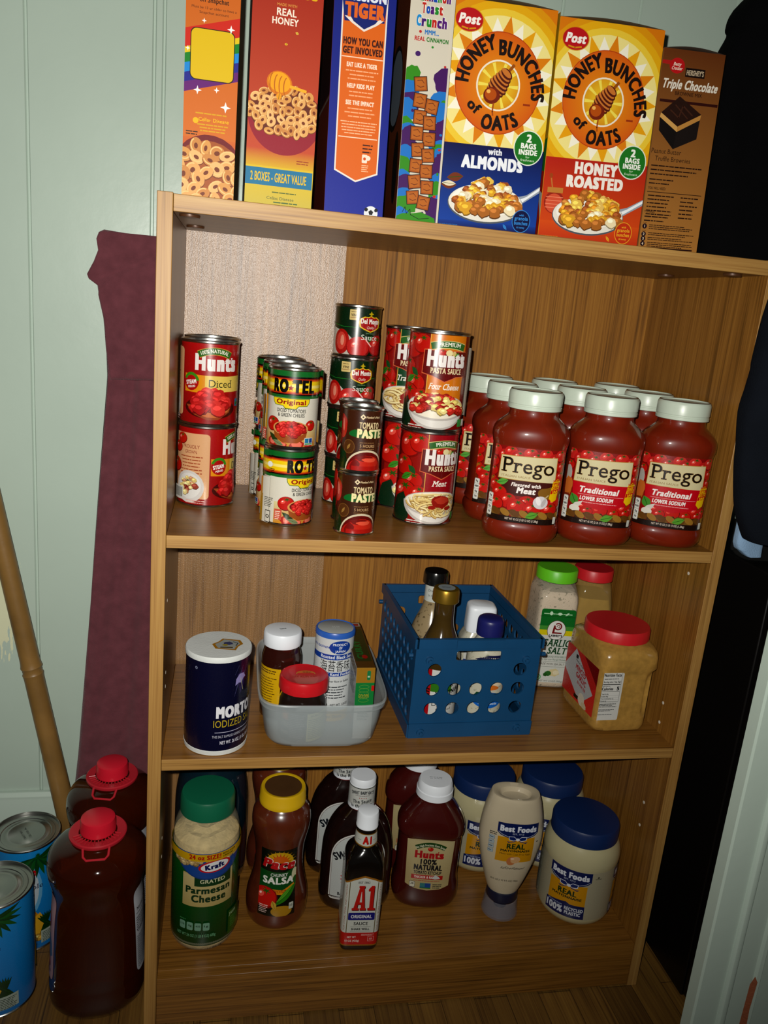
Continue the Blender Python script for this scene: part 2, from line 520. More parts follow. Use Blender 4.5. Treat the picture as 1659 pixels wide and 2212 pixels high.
def clip(P, ax, lo, hi):
    for sgn, lim in ((1, lo), (-1, hi)):
        out = []
        n = len(P)
        for i in range(n):
            a = P[i]; b = P[(i + 1) % n]
            da = sgn * (a[ax] - lim); db = sgn * (b[ax] - lim)
            if da >= 0: out.append(a)
            if (da > 0 and db < 0) or (da < 0 and db > 0):
                t = da / (da - db); out.append((a[0] + (b[0] - a[0]) * t, a[1] + (b[1] - a[1]) * t))
        P = out
        if len(P) < 3: return None
    return P

def ink(c):
    return tuple(min(1, v) ** 1.36 * .88 for v in c)

def stick(L, name, mp, m, parent, lift=.00012, step=.000010, label=None, outline=None):
    us, vs, G, N = mp.grid(L.b)
    nu, nv = len(us) - 1, len(vs) - 1
    II = []; JJ = []; UU = []; WW = []; OO = []; F = []; C = []
    for li, (T, c) in enumerate(L.I):
        off = lift + li * step
        if isinstance(c, tuple) and len(c) == 2 and callable(c[0]): fn = c[0]
        elif callable(c): fn = c
        else:
            cc = (*ink(col(c)), 1.0); fn = None
        for t in T:
            x0 = min(p[0] for p in t); x1 = max(p[0] for p in t); y0 = min(p[1] for p in t); y1 = max(p[1] for p in t)
            if x1 <= us[0] or x0 >= us[-1] or y1 <= vs[0] or y0 >= vs[-1] or (x1 - x0) * (y1 - y0) < 1e-7: continue
            i0 = max(0, int(np.searchsorted(us, x0, 'right')) - 1); i1 = min(nu - 1, int(np.searchsorted(us, x1, 'left')) - 1)
            j0 = max(0, int(np.searchsorted(vs, y0, 'right')) - 1); j1 = min(nv - 1, int(np.searchsorted(vs, y1, 'left')) - 1)
            for i in range(i0, i1 + 1):
                Pu = clip(list(t), 0, us[i], us[i + 1]) if (x0 < us[i] or x1 > us[i + 1]) else list(t)
                if not Pu: continue
                for j in range(j0, j1 + 1):
                    P = clip(Pu, 1, vs[j], vs[j + 1]) if (y0 < vs[j] or y1 > vs[j + 1]) else Pu
                    if not P: continue
                    b = len(II)
                    ar = 0
                    for q in range(len(P)):
                        (xa, ya), (xb, yb) = P[q], P[(q + 1) % len(P)]; ar += xa * yb - xb * ya
                    if abs(ar) < 1e-7: continue
                    if ar < 0: P = P[::-1]
                    for x, y in P:
                        II.append(i); JJ.append(j); UU.append(x); WW.append(y); OO.append(off)
                        C += ((*ink(col(fn(x, y))), 1.0) if fn else cc)
                    F.append(tuple(range(b, len(II))))
    I = np.array(II); J = np.array(JJ); U = np.array(UU); Wv = np.array(WW)
    a = ((U - us[I]) / (us[I + 1] - us[I]))[:, None]; e = ((Wv - vs[J]) / (vs[J + 1] - vs[J]))[:, None]
    mixg = lambda Q: (1 - a) * (1 - e) * Q[I, J] + a * (1 - e) * Q[I + 1, J] + (1 - a) * e * Q[I, J + 1] + a * e * Q[I + 1, J + 1]
    NO = mixg(N); NO /= np.linalg.norm(NO, axis=1, keepdims=True)
    V = mixg(G) + NO * np.array(OO)[:, None]
    me = bpy.data.meshes.new(name)
    me.from_pydata(V.tolist(), [], F)
    me.materials.append(m)
    ca = me.color_attributes.new('Col', 'FLOAT_COLOR', 'POINT')
    ca.data.foreach_set('color', C)
    me.shade_smooth()
    me.update()
    me.normals_split_custom_set_from_vertices(NO.tolist())
    o = bpy.data.objects.new(name, me); COL.objects.link(o)
    o.parent = parent
    if label: o['label'] = label
    return o

def grad(c0, c1, y0, y1):
    a, b = np.array(col(c0)), np.array(col(c1))
    def f(x, y):
        t = min(1, max(0, (y - y0) / (y1 - y0))); return tuple(a + (b - a) * t)
    return f
def rgrad(c0, c1, cx, cy, r):
    a, b = np.array(col(c0)), np.array(col(c1))
    def f(x, y):
        t = min(1, math.hypot(x - cx, y - cy) / r); return tuple(a + (b - a) * t)
    return f
PAPER = print_mat('printed_board', .5, .16, .18)
GLOSS = print_mat('printed_gloss_label', .27, .25)
PLAS = print_mat('printed_plastic_label', .36, .05)
# ================================================================== THE ROOM
OAK = wood('oak_laminate_upright', '#966729', '#7e521d', '#5a3910', 'Z', rough=.33)
OAKX = wood('oak_laminate_shelf', '#8c5e24', '#744b19', '#51320e', 'X', rough=.36, coarse=1.3)
EDGE = wood('oak_edge_band', '#aa8346', '#976e36', '#795525', 'X', rough=.5)
EDGEZ = wood('oak_edge_band_upright', '#aa8346', '#976e36', '#795525', 'Z', rough=.5)
BACK = wood('oak_printed_hardboard', '#9a6a28', '#81531c', '#583710', 'Z', rough=.6, spec=.25, coarse=1.1)
BACKG = wood('oak_printed_hardboard_glossy', '#9a7042', '#845f34', '#664522', 'Z', rough=.4, spec=1.0, bump=.55, bscale=650)

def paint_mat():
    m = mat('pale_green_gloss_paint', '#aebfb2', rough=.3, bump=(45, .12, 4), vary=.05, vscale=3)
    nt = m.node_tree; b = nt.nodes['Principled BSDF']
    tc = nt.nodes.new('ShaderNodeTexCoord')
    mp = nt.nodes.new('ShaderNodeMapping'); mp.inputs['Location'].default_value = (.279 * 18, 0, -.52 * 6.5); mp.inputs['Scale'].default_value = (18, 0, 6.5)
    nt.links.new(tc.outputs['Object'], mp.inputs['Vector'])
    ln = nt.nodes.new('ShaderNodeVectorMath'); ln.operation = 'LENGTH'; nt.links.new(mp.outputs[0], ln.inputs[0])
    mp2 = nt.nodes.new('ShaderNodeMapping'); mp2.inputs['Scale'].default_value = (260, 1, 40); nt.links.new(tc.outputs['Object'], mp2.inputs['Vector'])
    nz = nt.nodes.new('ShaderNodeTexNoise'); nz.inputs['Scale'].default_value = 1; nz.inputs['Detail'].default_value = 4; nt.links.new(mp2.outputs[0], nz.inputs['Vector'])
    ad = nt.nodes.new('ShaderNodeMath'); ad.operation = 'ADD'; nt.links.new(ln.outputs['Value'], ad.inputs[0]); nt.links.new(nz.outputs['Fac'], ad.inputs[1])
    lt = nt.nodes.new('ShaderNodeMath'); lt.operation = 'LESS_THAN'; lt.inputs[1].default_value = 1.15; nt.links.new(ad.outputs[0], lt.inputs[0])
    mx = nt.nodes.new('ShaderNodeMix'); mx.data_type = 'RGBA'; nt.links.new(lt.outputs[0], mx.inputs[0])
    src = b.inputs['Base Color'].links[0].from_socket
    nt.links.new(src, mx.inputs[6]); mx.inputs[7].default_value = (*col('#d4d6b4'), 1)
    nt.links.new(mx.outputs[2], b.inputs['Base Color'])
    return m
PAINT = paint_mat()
TRIMP = mat('pale_green_trim_paint', '#b4c4b8', rough=.34, bump=(60, .1, 3), vary=.04, vscale=4)

# plank wall with shallow grooves
prof = [(-1.3, YW)]
for gx in (-.52, -.36, -.214, -.05, -.037, .115, .27, .41, .524, .645, .80, .96, 1.12):
    prof += [(gx - .0028, YW), (gx - .0012, YW + .003), (gx + .0012, YW + .003), (gx + .0028, YW)]
prof.append((1.7, YW))
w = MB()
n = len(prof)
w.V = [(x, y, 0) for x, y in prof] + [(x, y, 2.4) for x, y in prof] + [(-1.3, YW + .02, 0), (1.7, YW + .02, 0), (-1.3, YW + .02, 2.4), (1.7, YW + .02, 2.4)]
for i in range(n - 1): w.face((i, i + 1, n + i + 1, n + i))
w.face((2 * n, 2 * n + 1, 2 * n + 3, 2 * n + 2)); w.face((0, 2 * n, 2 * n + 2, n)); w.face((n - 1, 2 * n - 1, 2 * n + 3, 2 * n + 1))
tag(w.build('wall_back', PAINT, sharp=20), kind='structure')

def floor_mat():
    m = wood('floor_planks', '#7e5c26', '#6a4a1e', '#4c3212', 'Y', rough=.5, coarse=.8)
    nt = m.node_tree; b = nt.nodes['Principled BSDF']
    tc = nt.nodes.new('ShaderNodeTexCoord')
    br = nt.nodes.new('ShaderNodeTexBrick'); br.inputs['Scale'].default_value = 1
    br.inputs['Brick Width'].default_value = .3; br.inputs['Row Height'].default_value = .052; br.inputs['Mortar Size'].default_value = .0006
    br.inputs['Color1'].default_value = (1.25, 1.25, 1.2, 1); br.inputs['Color2'].default_value = (.72, .7, .68, 1); br.inputs['Mortar'].default_value = (.3, .3, .3, 1)
    mp = nt.nodes.new('ShaderNodeMapping'); mp.inputs['Rotation'].default_value = (0, 0, PI / 2); nt.links.new(tc.outputs['Object'], mp.inputs['Vector'])
    nt.links.new(mp.outputs[0], br.inputs['Vector'])
    mx = nt.nodes.new('ShaderNodeMix'); mx.data_type = 'RGBA'; mx.blend_type = 'MULTIPLY'; mx.inputs[0].default_value = 1
    nt.links.new(b.inputs['Base Color'].links[0].from_socket, mx.inputs[6]); nt.links.new(br.outputs['Color'], mx.inputs[7])
    nt.links.new(mx.outputs[2], b.inputs['Base Color'])
    return m
tag(MB().box(-1.3, 1.7, -1.7, YW + .02, -.03, 0).build('floor', floor_mat(), smooth=False), kind='structure')
bb = MB(); bb.plate([(YW, 0), (YW - .013, 0), (YW - .013, .158), (YW - .011, .163), (YW - .011, .168), (YW - .006, .174), (YW, .174)], [], lambda u, v, d: (-1.3 + d, u, v), 3.0)
tag(bb.build('baseboard_back', TRIMP, sharp=30, bevel=.0008), kind='structure')
# casing board at the right, close to the camera
cs = [(.5975, -.30), (.599, -.3025), (.627, -.3025)]
for i in range(7):
    t = PI * i / 6; cs.append((.6325 - .0055 * math.cos(t), -.3025 - .005 * math.sin(t)))
cs += [(.662, -.3025), (.664, -.306), (.668, -.307), (.672, -.3025), (.80, -.3025), (.80, -.285), (.5975, -.285)]
c_ = MB().plate(cs, [], lambda u, v, d: (u, v, d), 2.3)
CHIP = mat('bare_chipped_wood', '#8a4a2c', rough=.8, bump=(200, .5))
b0 = len(c_.V)
chip = [(.6585, .245), (.6600, .312), (.6625, .324), (.6652, .318), (.6640, .28), (.6655, .245)]
c_.plate(chip, [], lambda u, v, d: (u, -.3027 - .0038 * max(0, min(1, (u - .6605) / .004)) - d, v), .0004, m=1)
tag(c_.build('trim_1', [TRIMP, CHIP], sharp=28), kind='structure')

# ================================================================== BOOKCASE
bk = thing('bookcase', 'tall oak laminate bookcase holding all the groceries', 'bookcase', (0, 0, 0))
def slab(name, x0, x1, y0, y1, z0, z1, m, e, par=bk, lab=None):
    b = MB().box(x0, x1, y0, y1, z0, z1)
    b.M[2] = 1                                                       # front edge wears the edge band
    o = b.build(name, [m, e], par, bevel=.0007)
    if lab: o['label'] = lab
    return o
slab('side_panel', -T, -.0002, 0, D + .004, 0, ZT + .0012, OAK, EDGEZ)
slab('side_panel', W + .0002, W + T, 0, D + .004, 0, ZT + .0012, OAK, EDGEZ)
slab('top_panel', 0, W, .0005, D - .0090, ZT - TT, ZT, OAKX, EDGE)
slab('shelf', 0, W, .0002, D - .0090, Z2 - TS, Z2, OAKX, EDGE)
slab('shelf', 0, W, .0002, D - .0090, Z3 - TS, Z3, OAKX, EDGE)
slab('shelf', 0, W, .0155, D - .0090, Z4 - TS, Z4, OAKX, OAKX)
slab('kickboard', 0, W, .0005, .0155, .003, Z4, OAKX, OAKX)
CRX = .227
bp = MB(); bp.plate([(0, D - .0005), (CRX, D - .0085), (CRX, D - .0055), (0, D + .0025)], [], lambda u, v, d: (u, v, .01 + d), ZT - .011)
bp.build('back_panel', BACKG, bk, smooth=False)['label'] = 'shinier left leaf of the back panel'
bp = MB(); bp.plate([(CRX, D - .0085), (W, D - .003), (W, D), (CRX, D - .0055)], [], lambda u, v, d: (u, v, .01 + d), ZT - .011)
bp.build('back_panel', BACK, bk, smooth=False)
STEEL = mat('dark_fitting', '#4a2c18', rough=.4, metal=.2)
for x, y in ((.016, .03), (.016, .19), (.676, .17), (.69, .03)):
    q = MB().loft([(ZT - TT - .0026, .0098), (ZT - TT - .0026, .011), (ZT - TT - .001, .0115), (ZT - TT, .0115)], 24)
    q.V = [(vx + x, vy + y, vz) for vx, vy, vz in q.V]
    q.build('cam_lock', STEEL, bk)
PIN = mat('white_plug', '#d8d0c0', rough=.5)
for y, z in ((.046, .675), (.047, .47), (.047, .438), (.047, .30), (.047, .26)):
    q = MB().loft([(-.0012, .0026), (.0004, .0024), (.0006, .001)], 12)
    q.V = [(W + .0002 - vz, y + vx, z + vy) for vx, vy, vz in q.V]; q.build('hole_plug', PIN, bk)
for y, z in ((.05, .62), (.05, .50), (.05, .52), (.05, .27), (.05, .24)):
    q = MB().loft([(-.0012, .0026), (.0002, .0024), (.0003, .001)], 12)
    q.V = [(vz - .0002, y + vx, z + vy) for vx, vy, vz in q.V]; q.build('hole_plug', PIN, bk)

# ================================================================== LEFT OF THE BOOKCASE
# maroon cloth hung against the wall
CLOTH = mat('maroon_cloth', '#603239', rough=.95, spec=.1, vary=.16, vscale=60, bump=(700, .5), sheen=.2)
cl = thing('hanging_cloth', 'maroon cloth hanging behind the bookcase side with a folded top', 'cloth', (-.09, .295, .0))
def edge_l(z):
    P = [(0, -.176), (.26, -.150), (.60, -.124), (.75, -.1125), (.87, -.1035), (.95, -.107), (1.0, -.116), (1.06, -.113), (1.075, -.108)]
    for (a, x0), (b, x1) in zip(P[:-1], P[1:]):
        if a <= z <= b: return x0 + (x1 - x0) * (z - a) / (b - a)
    return P[-1][1]
def cloth_body(u, v):
    z = .002 + v * .95
    xl = edge_l(z); x = xl + u * (-.0195 - xl)
    return (x + .09, -.006 - .0035 * math.sin(u * 9 + z * 2) - .002 * math.sin(u * 23 - z * 5), z)
m_ = MB().grid(24, 60, cloth_body)
o = m_.build('drape', CLOTH, cl); sd = o.modifiers.new('solid', 'SOLIDIFY'); sd.thickness = .006; sd.offset = -1
fl_l = [(.868, -.1015), (.90, -.106), (.955, -.110), (.985, -.1165), (.990, -.1165), (.998, -.118), (1.006, -.1295), (1.012, -.1315), (1.03, -.1225), (1.045, -.117), (1.06, -.1195), (1.069, -.1165), (1.073, -.110)]
def flap(u, v):
    k2 = v * (len(fl_l) - 1); i = min(int(k2), len(fl_l) - 2); t = k2 - i
    z = fl_l[i][0] + (fl_l[i + 1][0] - fl_l[i][0]) * t; xl = fl_l[i][1] + (fl_l[i + 1][1] - fl_l[i][1]) * t
    x = xl + u * (-.0195 - xl)
    z2 = z - (.006 * u if v > .97 else 0) + .01 * u * (1 - v) * .6
    cr1 = .003 * math.exp(-((z - (1.0 + .055 * u)) / .006) ** 2) + .002 * math.exp(-((z - (.94 + .04 * u)) / .006) ** 2) + .0025 * math.exp(-((z - (.90 + .12 * u * u)) / .006) ** 2)
    return (x + .09, -.0185 - .004 * math.sin(u * 5 + z * 20) * (1 - v) + cr1 + .006 * v ** 8, z2)
o = MB().grid(30, 72, flap).build('folded_flap', CLOTH, cl); sd = o.modifiers.new('solid', 'SOLIDIFY'); sd.thickness = .007; sd.offset = -1
# bamboo pole
BAM = mat('dry_bamboo', '#7c5c2e', rough=.42, vary=.25, vscale=14, bump=(120, .1))
P0 = Vector((-.139, .276, .0)); P1 = Vector((-.33, .283, 1.03))
dirb = (P1 - P0)
pts = []; rad = []
nodes = (.413, .80)
for i in range(361):
    t = i / 360; pts.append(P0 + dirb * t); r = .0158 - .0030 * t
    z = t * 1.03
    for q in nodes:
        d_ = z - q
        if abs(d_) < .02: r += .0022 * math.exp(-(d_ / .008) ** 2) - (.0022 if abs(d_ + .001) < .0045 else 0)
    rad.append(r)
tag(MB().tube(pts, rad, 20).build('bamboo_pole', BAM), 'brown bamboo pole leaning against the pale green wall', 'pole')

# juice bottles
JUICE = mat('amber_juice', '#6e2608', rough=.03, trans=.85, ior=1.36, coat=.5, spec=.5)
REDCAP = mat('red_plastic', '#c8182c', rough=.33, bump=(40, .04))
REDH = mat('red_handle_plastic', '#b0202c', rough=.3)
WPL = mat('white_plastic', '#dfe4ea', rough=.38, bump=(60, .05))
js = [(0, .050, .050, 2.4), (.004, .058, .058, 2.4), (.018, .0655, .0655, 2.5), (.03, .067, .067, 2.6), (.05, .0655, .0655, 2.6), (.054, .0645, .0645, 2.6), (.06, .0655, .0655, 2.6)] + \
     cr([(.075, .064, .064, 2.7), (.12, .0625, .062, 2.8), (.16, .061, .060, 2.7), (.18, .0595, .059, 2.5), (.195, .061, .061, 2.3), (.212, .066, .066, 2.1), (.226, .0672, .0672, 2.0), (.238, .0645, .0645, 2), (.25, .055, .055, 2), (.259, .040, .040, 2), (.264, .028, .028, 2)], 3) + [(.266, .021), (.285, .0205)]
def juice(loc, rz, label):
    t = thing('juice_bottle', label, 'bottle', loc, rz, 'juice bottles on the floor')
    MB().loft(js, 72).build('bottle_body', JUICE, t)
    cap = MB().loft([(.268, .0225), (.2695, .0238), (.283, .0236), (.2885, .0225), (.2905, .019), (.2905, .0)], 72, mod=lambda a, z: 1 + (.008 * math.cos(a * 36) if z < .284 else 0)).build('cap', REDCAP, t)
    h = MB().loft([(.2630, .026), (.2625, .0375), (.2640, .0385), (.2672, .0385), (.2685, .037), (.2675, .0255)], 60, bot=False, top=False)
    ho = h.build('carry_collar', REDH, t)
    lp = MB().tube([(-.017, -.034, .2645), (-.016, -.043, .258), (-.012, -.0465, .255), (.012, -.0465, .255), (.016, -.043, .258), (.017, -.034, .2645)], .0017, 8)
    for i in range(14):
        a = PI * (1.12 + .76 * i / 13)
        lp.tube([(.0245 * math.cos(a), .0245 * math.sin(a), .2688), (.034 * math.cos(a), .034 * math.sin(a), .2688)], .0009, 6)
    lp.build('carry_loop', REDH, t)
    for ang in (-80, 78):
        L = Lab(-26, 26, 58, 196)
        L.rrect(-25, 60, 25, 194, 8, '#c9ccd2' if ang > 0 else '#cfa9a4')
        if ang > 0:
            L.text('Nutrition Facts', 0, 160, 5, '#30343c', w=40, bold=.03); L.rect(-22, 155, 22, 156, '#30343c')
            L.fine(-22, 22, 148, 2.2, 6, '#4a4e58'); L.text('Calories', -8, 126, 5, '#30343c', w=26); L.fine(-22, 22, 118, 2, 16, '#5c606a', seed=4)
        else:
            L.tomato(-6, 150, 20, False, '#b8303a'); L.blob(8, 110, 14, 20, '#7a8aa0', 3); L.tomato(2, 84, 13, False, '#c24a3a'); L.fine(-20, 20, 72, 2, 4, '#7c2a2a')
        stick(L, 'label', WrapMap(js, ang, 3, 5), PLAS, t, lift=.0003)
    return t
juice((-.088, .076, 0), 4, 'red-capped bottle of amber juice nearest, beside bookcase side')
juice((-.0872, .212, 0), -10, 'red-capped bottle of amber juice standing behind another, under maroon cloth')

# ------------------------------------------------------------------ cans
TIN = mat('tin_plate', '#b9b9b4', rough=.24, metal=1.0, rvar=.06, vscale=50)
TIND = mat('tin_lid', '#a9aaa6', rough=.3, metal=1.0, rvar=.08, vscale=40)
def can_parts(t, R, H, rings=True, lidmat=None):
    b = [(0, R - .0022), (.0006, R - .0002), (.0022, R + .0002), (.0032, R - .0006), (.0036, R - .0012), (H - .0042, R - .0012), (H - .0036, R - .0006), (H - .0028, R + .0002), (H - .0008, R + .0002), (H, R - .0006), (H, R - .0014), (H - .0012, R - .0018)]
    MB().loft(b, 72, top=False).build('can_body', TIN, t)
    l = [(H - .0012, R - .0018), (H - .0042, R - .0022), (H - .0044, R - .0038)]
    if rings:
        for f, d in ((.86, 0), (.84, .0008), (.74, .0008), (.72, 0), (.62, 0), (.60, .0007), (.52, .0007), (.50, 0)): l.append((H - .0044 + d, R * f))
    l.append((H - .0044, .001))
    MB().loft(l, 72, bot=False).build('can_lid', lidmat or TIND, t)
def cyl_map(R, ang=0, su=3.0): return WrapMap([(0, R - .0012, R - .0012), (1, R - .0012, R - .0012)], ang, su)

# pineapple cans
def pine(loc, rz, label):
    R, H = .0495, .182
    t = thing('pineapple_can', label, 'can', loc, rz, 'pineapple cans on the floor')
    can_parts(t, R, H)
    L = Lab(-150, 150, 4, 178, grad('#1f86c4', '#2b9bd6', 0, 180))
    for cx in (-66, 66):
        L.ell(cx, 110, 26, 48, '#7fb8d8'); L.ell(cx, 112, 21, 42, '#c8d2d8'); L.ell(cx, 112, 15, 34, '#e2e2de')
        for i in range(11):
            a = math.radians(190 + i * 19); L.leaf(cx + 20 + 16 * math.cos(a), 165 + 13 * math.sin(a), 44, 7, 190 + i * 19, '#1f6a34' if i % 2 else '#14502c')
        L.text('Dole', cx - 2, 136, 13, '#c41f2a', w=38, bold=.06, serif=True)
        L.text('Pineapple', cx, 112, 8, '#1c2a5c', w=54, serif=True, bold=.01)
        L.text('chunks', cx + 2, 100, 6, '#1c2a5c', serif=True, bold=.01)
        for i in range(5): L.blob(cx - 18 + i * 9, 44 + (i % 2) * 9, 13, 22, '#c8921c' if i % 2 else '#e0b53a', i)
        L.chunks(cx - 2, 22, 26, 14, 26, 6, ['#caa84c', '#a8893a', '#e3cf86'], 5)
        for i in range(7): L.leaf(cx + 30, 46, 40, 6, 60 + i * 12, '#1c4a24')
        L.rect(cx + 22, 12, cx + 48, 34, '#b7c2b8'); L.fine(cx + 24, cx + 46, 29, 1.6, 7, '#3c5048')
        L.fine(cx - 40, cx - 16, 70, 2, 5, '#123a6a')
    stick(L, 'label', cyl_map(R), GLOSS, t)
    S = Lab(-34, 34, -20, 20)
    S.text('BEST BY', -2, 3, 2.6, '#33363a', w=22, bold=0, rot=35); S.text('22 02 A', 3, -3, 2.6, '#33363a', w=26, bold=0, rot=35)
    stick(S, 'stamp', PlaneMap((0, 0, H - .0038), (1, 0, 0), (0, 1, 0)), GLOSS, t, lift=.0002)
pine((-.211, .198, 0), 86, 'blue pineapple can beside the baseboard, the farther of two')
pine((-.2255, .083, 0), 66, 'blue pineapple can at the lower left corner, nearer of two')

# ================================================================== RIGHT OF THE BOOKCASE
BLK = mat('black_lacquer', '#0b0908', rough=.35, bump=(30, .06), spec=.3)
cb = thing('black_cabinet', 'low black cabinet standing right beside the bookcase', 'cabinet', (.98, .1, 0))
MB().box(-.184, .19, -.13, .18, .004, .70).build('body', BLK, cb, bevel=.002)
dr = MB().box(-.183, .19, -.36, -.132, .010, .695).build('door', BLK, cb, bevel=.002)
hm = mat('chrome_catch', '#c8c8c8', rough=.2, metal=1)
q = MB()
for i in range(3): q.tube([(-.1835, -.158 - .006 * i, .478), (-.1855, -.158 - .006 * i, .478)], .0012, 8)
q.tube([(-.1845, -.156, .495), (-.1845, -.170, .495)], .0008, 8)
q.build('catch', hm, dr)
def garment(name, label, cat, prof, xr, ay, cy, c, ex=3.0, seed=1, top=True, rough=.95, amp=.012):
    """hanging cloth: left edge profile (z, x), thickness ay"""
    secs = []
    P = cr(prof, 4)
    for z, xl in P: secs.append((z, (xr - xl) / 2, ay * (1 + .15 * math.sin(z * 17 + seed)), ex, (xr + xl) / 2, cy))
    m = mat(name + '_fabric_' + str(seed), c, rough=rough, spec=.05, vary=.12, vscale=25, bump=(500, .35))
    t = MB().loft(secs, 96)
    r = random.Random(seed); ph = [r.uniform(0, 6) for _ in range(4)]
    t.V = [(x, y + amp * math.sin(x * 42 + ph[0] + z * 3) * (.5 + .5 * math.sin(z * 6 + ph[1])) + amp * .4 * math.sin(x * 90 + z * 14 + ph[2]), z) for x, y, z in t.V]
    o = t.build(name, m, sharp=60)
    return tag(o, label, cat)
garment('coat', 'black coat hanging over the right end of the bookcase top', 'coat', [(1.106, .689), (1.16, .684), (1.285, .678), (1.33, .6775), (1.36, .680), (1.392, .696), (1.402, .693), (1.424, .700), (1.47, .735), (1.55, .76)], 1.05, .055, .13, '#060607', seed=2, amp=.006)
nv = garment('sweater', 'navy sweater hanging in front of the bookcase right side', 'sweater', [(.758, .7215), (.768, .716), (.80, .7015), (.849, .690), (.878, .6865), (.918, .681), (.947, .6845), (.97, .6865), (.986, .686), (1.052, .689), (1.10, .703), (1.16, .735), (1.22, .76), (1.34, .79)], 1.08, .036, -.062, '#0f1218', seed=3, amp=.005)
garment('jeans', 'faded blue denim hem showing below the navy sweater', 'jeans', [(.721, .762), (.728, .752), (.735, .7445), (.76, .7425), (.90, .745)], .785, .010, -.008, '#7f9cba', seed=4, ex=4, amp=.003)
garment('trousers', 'black trousers hanging lowest, below the denim hem', 'trousers', [(.704, .790), (.715, .772), (.74, .768), (.92, .77)], 1.06, .012, .03, '#151514', seed=5, amp=.003)
# ================================================================== BOXES ON TOP
def carton(name, label, x0, x1, y0, depth, h, c_side, L, lean=-1.3, cat='box', group=None, side=None, top_c='#6b4a2a', c_right=None):
    w = x1 - x0
    t = thing(name, label, cat, ((x0 + x1) / 2, y0, ZT), 0, group)
    t.rotation_euler = (0, math.radians(lean), 0)
    t.location.z += math.sin(math.radians(abs(lean))) * w / 2 + .0004
    cs_ = mat('board_' + name + '_' + c_side.strip('#'), c_side, rough=.5, bump=(25, .05), vary=.06)
    tp = mat('board_top_' + top_c.strip('#'), top_c, rough=.6, bump=(25, .1))
    b = MB().box(-w / 2, w / 2, 0, depth, 0, h); b.M[1] = 1
    b.build('carton', [cs_, tp], t, bevel=.0009)
    fl_ = MB().grid(12, 2, lambda u, v: ((u - .5) * w * .985, .001 + v * depth * .48, h + .0006 + .004 * math.sin(PI * u) * (1 - .3 * v)))
    o = fl_.build('top_flap', tp, t); sd = o.modifiers.new('solid', 'SOLIDIFY'); sd.thickness = .0006
    stick(L, 'front_print', PlaneMap((0, -.0002, 0)), PAPER, t, step=.0000035)
    if side:
        stick(side, 'side_print', PlaneMap((-w / 2 - .0002, depth / 2, 0), (0, -1, 0), (0, 0, 1)), PAPER, t, step=.000004)
    return t

# 1 narrow side of an oat cereal box, rainbow band
L = Lab(-28, 28, 0, 290, grad('#d8863a', '#c9741f', 0, 240))
L.rect(-28, 25, 28, 62, '#c95a34')
L.I[-1] = (L.I[-1][0], grad('#b8362a', '#d8863a', 30, 70))
for i, c in enumerate(('#cf3a24', '#e0c81e', '#17913a', '#1f98d6', '#33379c', '#7a2c86')):
    yb = 160 - i * 9.2
    L.poly([(-28, yb - 8), (28, yb + 8), (28, yb + 17.5), (-28, yb + 1.5)], c)
L.poly([(-28, 149), (28, 165), (28, 183), (-28, 167)], '#cf3a24')
L.rrect(-22.5, 119, 23.5, 169, 6, '#2c2408'); L.rrect(-21.7, 119.8, 22.7, 168.2, 5.6, '#dcc010')
for x, y, r in ((-9, 176, 2.6), (19, 171, 4.2), (-25, 148, 2.6), (-14, 109, 4.4), (6, 111, 3), (16, 95, 5.6)): L.star(x, y, r, r * .34, 4, '#f2f0ec')
for tx, y, h in (('to unlock an', 208, 4.4), ('exclusive experience', 201, 4.2), ('on Snapchat', 193.5, 4.6)): L.text(tx, 1, y, h, '#3a2008', bold=.02, w={208: 28, 201: 47, 193.5: 30}[y])
L.text('Use the app for a', 1, 216, 4.2, '#3a2008', w=40); L.text('new way to play', 1, 224, 4.2, '#3a2008', w=38)
L.text('Must be 13 or older to have a', 1, 187, 2.4, '#3a2008', w=46, bold=.01); L.text('Snapchat account', 1, 182.5, 2.4, '#3a2008', w=30, bold=.01)
L.text('Celiac Disease', 4, 79, 3.6, '#e8c01c', w=32, bold=.02, serif=True); L.fine(-16, 18, 86, 1.8, 1, '#d9b02a', cen=True); L.fine(-14, 20, 75, 1.8, 3, '#d9b02a', cen=True)
L.ell(-15, 79, 3, 3, '#e8c01c')
L.fine(-25, -12, 67, 1.5, 2, '#4a2c10')
L.ell(0, 34, 36, 32, '#86222a'); L.ell(0, 29, 36, 31, '#b06a34')
L.oats(-32, 32, -4, 56, 8.6, 46, 3, inside=lambda x, y: ((x) / 35) ** 2 + ((y - 24) / 33) ** 2 < 1)
carton('cereal_box', 'narrow orange cereal box with rainbow band, leftmost on bookcase top', .0065, .0625, .03, .19, .29, '#c8761e', L, 0, group='cereal boxes on the bookcase top')

# 2 red to yellow box, two boxes great value
L = Lab(-37.5, 37.5, 0, 290, grad('#cf9a1c', '#d8c63a', 0, 45))
L.rect(-37.5, 60, 37.5, 290, grad('#c8603a', '#a8241f', 70, 190)); L.rect(-37.5, 40, 37.5, 60.2, grad('#d8b92c', '#c8603a', 44, 60))
L.rect(-37.5, 0, 37.5, 42, grad('#cbbb58', '#dcc22c', 4, 40))
L.text('Honey Nut', -4, 232, 14, '#e8c43a', w=70, bold=.05); L.text('Cheerios', -2, 212, 14, '#e0b820', w=66, bold=.06)
L.text('MADE WITH', -1, 202, 2.6, '#e0b060', w=21, bold=.01); L.text('REAL', -1, 193, 6.8, '#efe6d8', w=21, bold=.03); L.text('HONEY', -2, 184.5, 6.4, '#efe6d8', w=28, bold=.03)
L.leaf(11, 178, 4, 2.6, -20, '#e0c05a'); L.leaf(0, 166, 2.6, 3.6, 90, '#e0b83a')
L.ell(3, 97, 41, 27, '#7e1f2c')
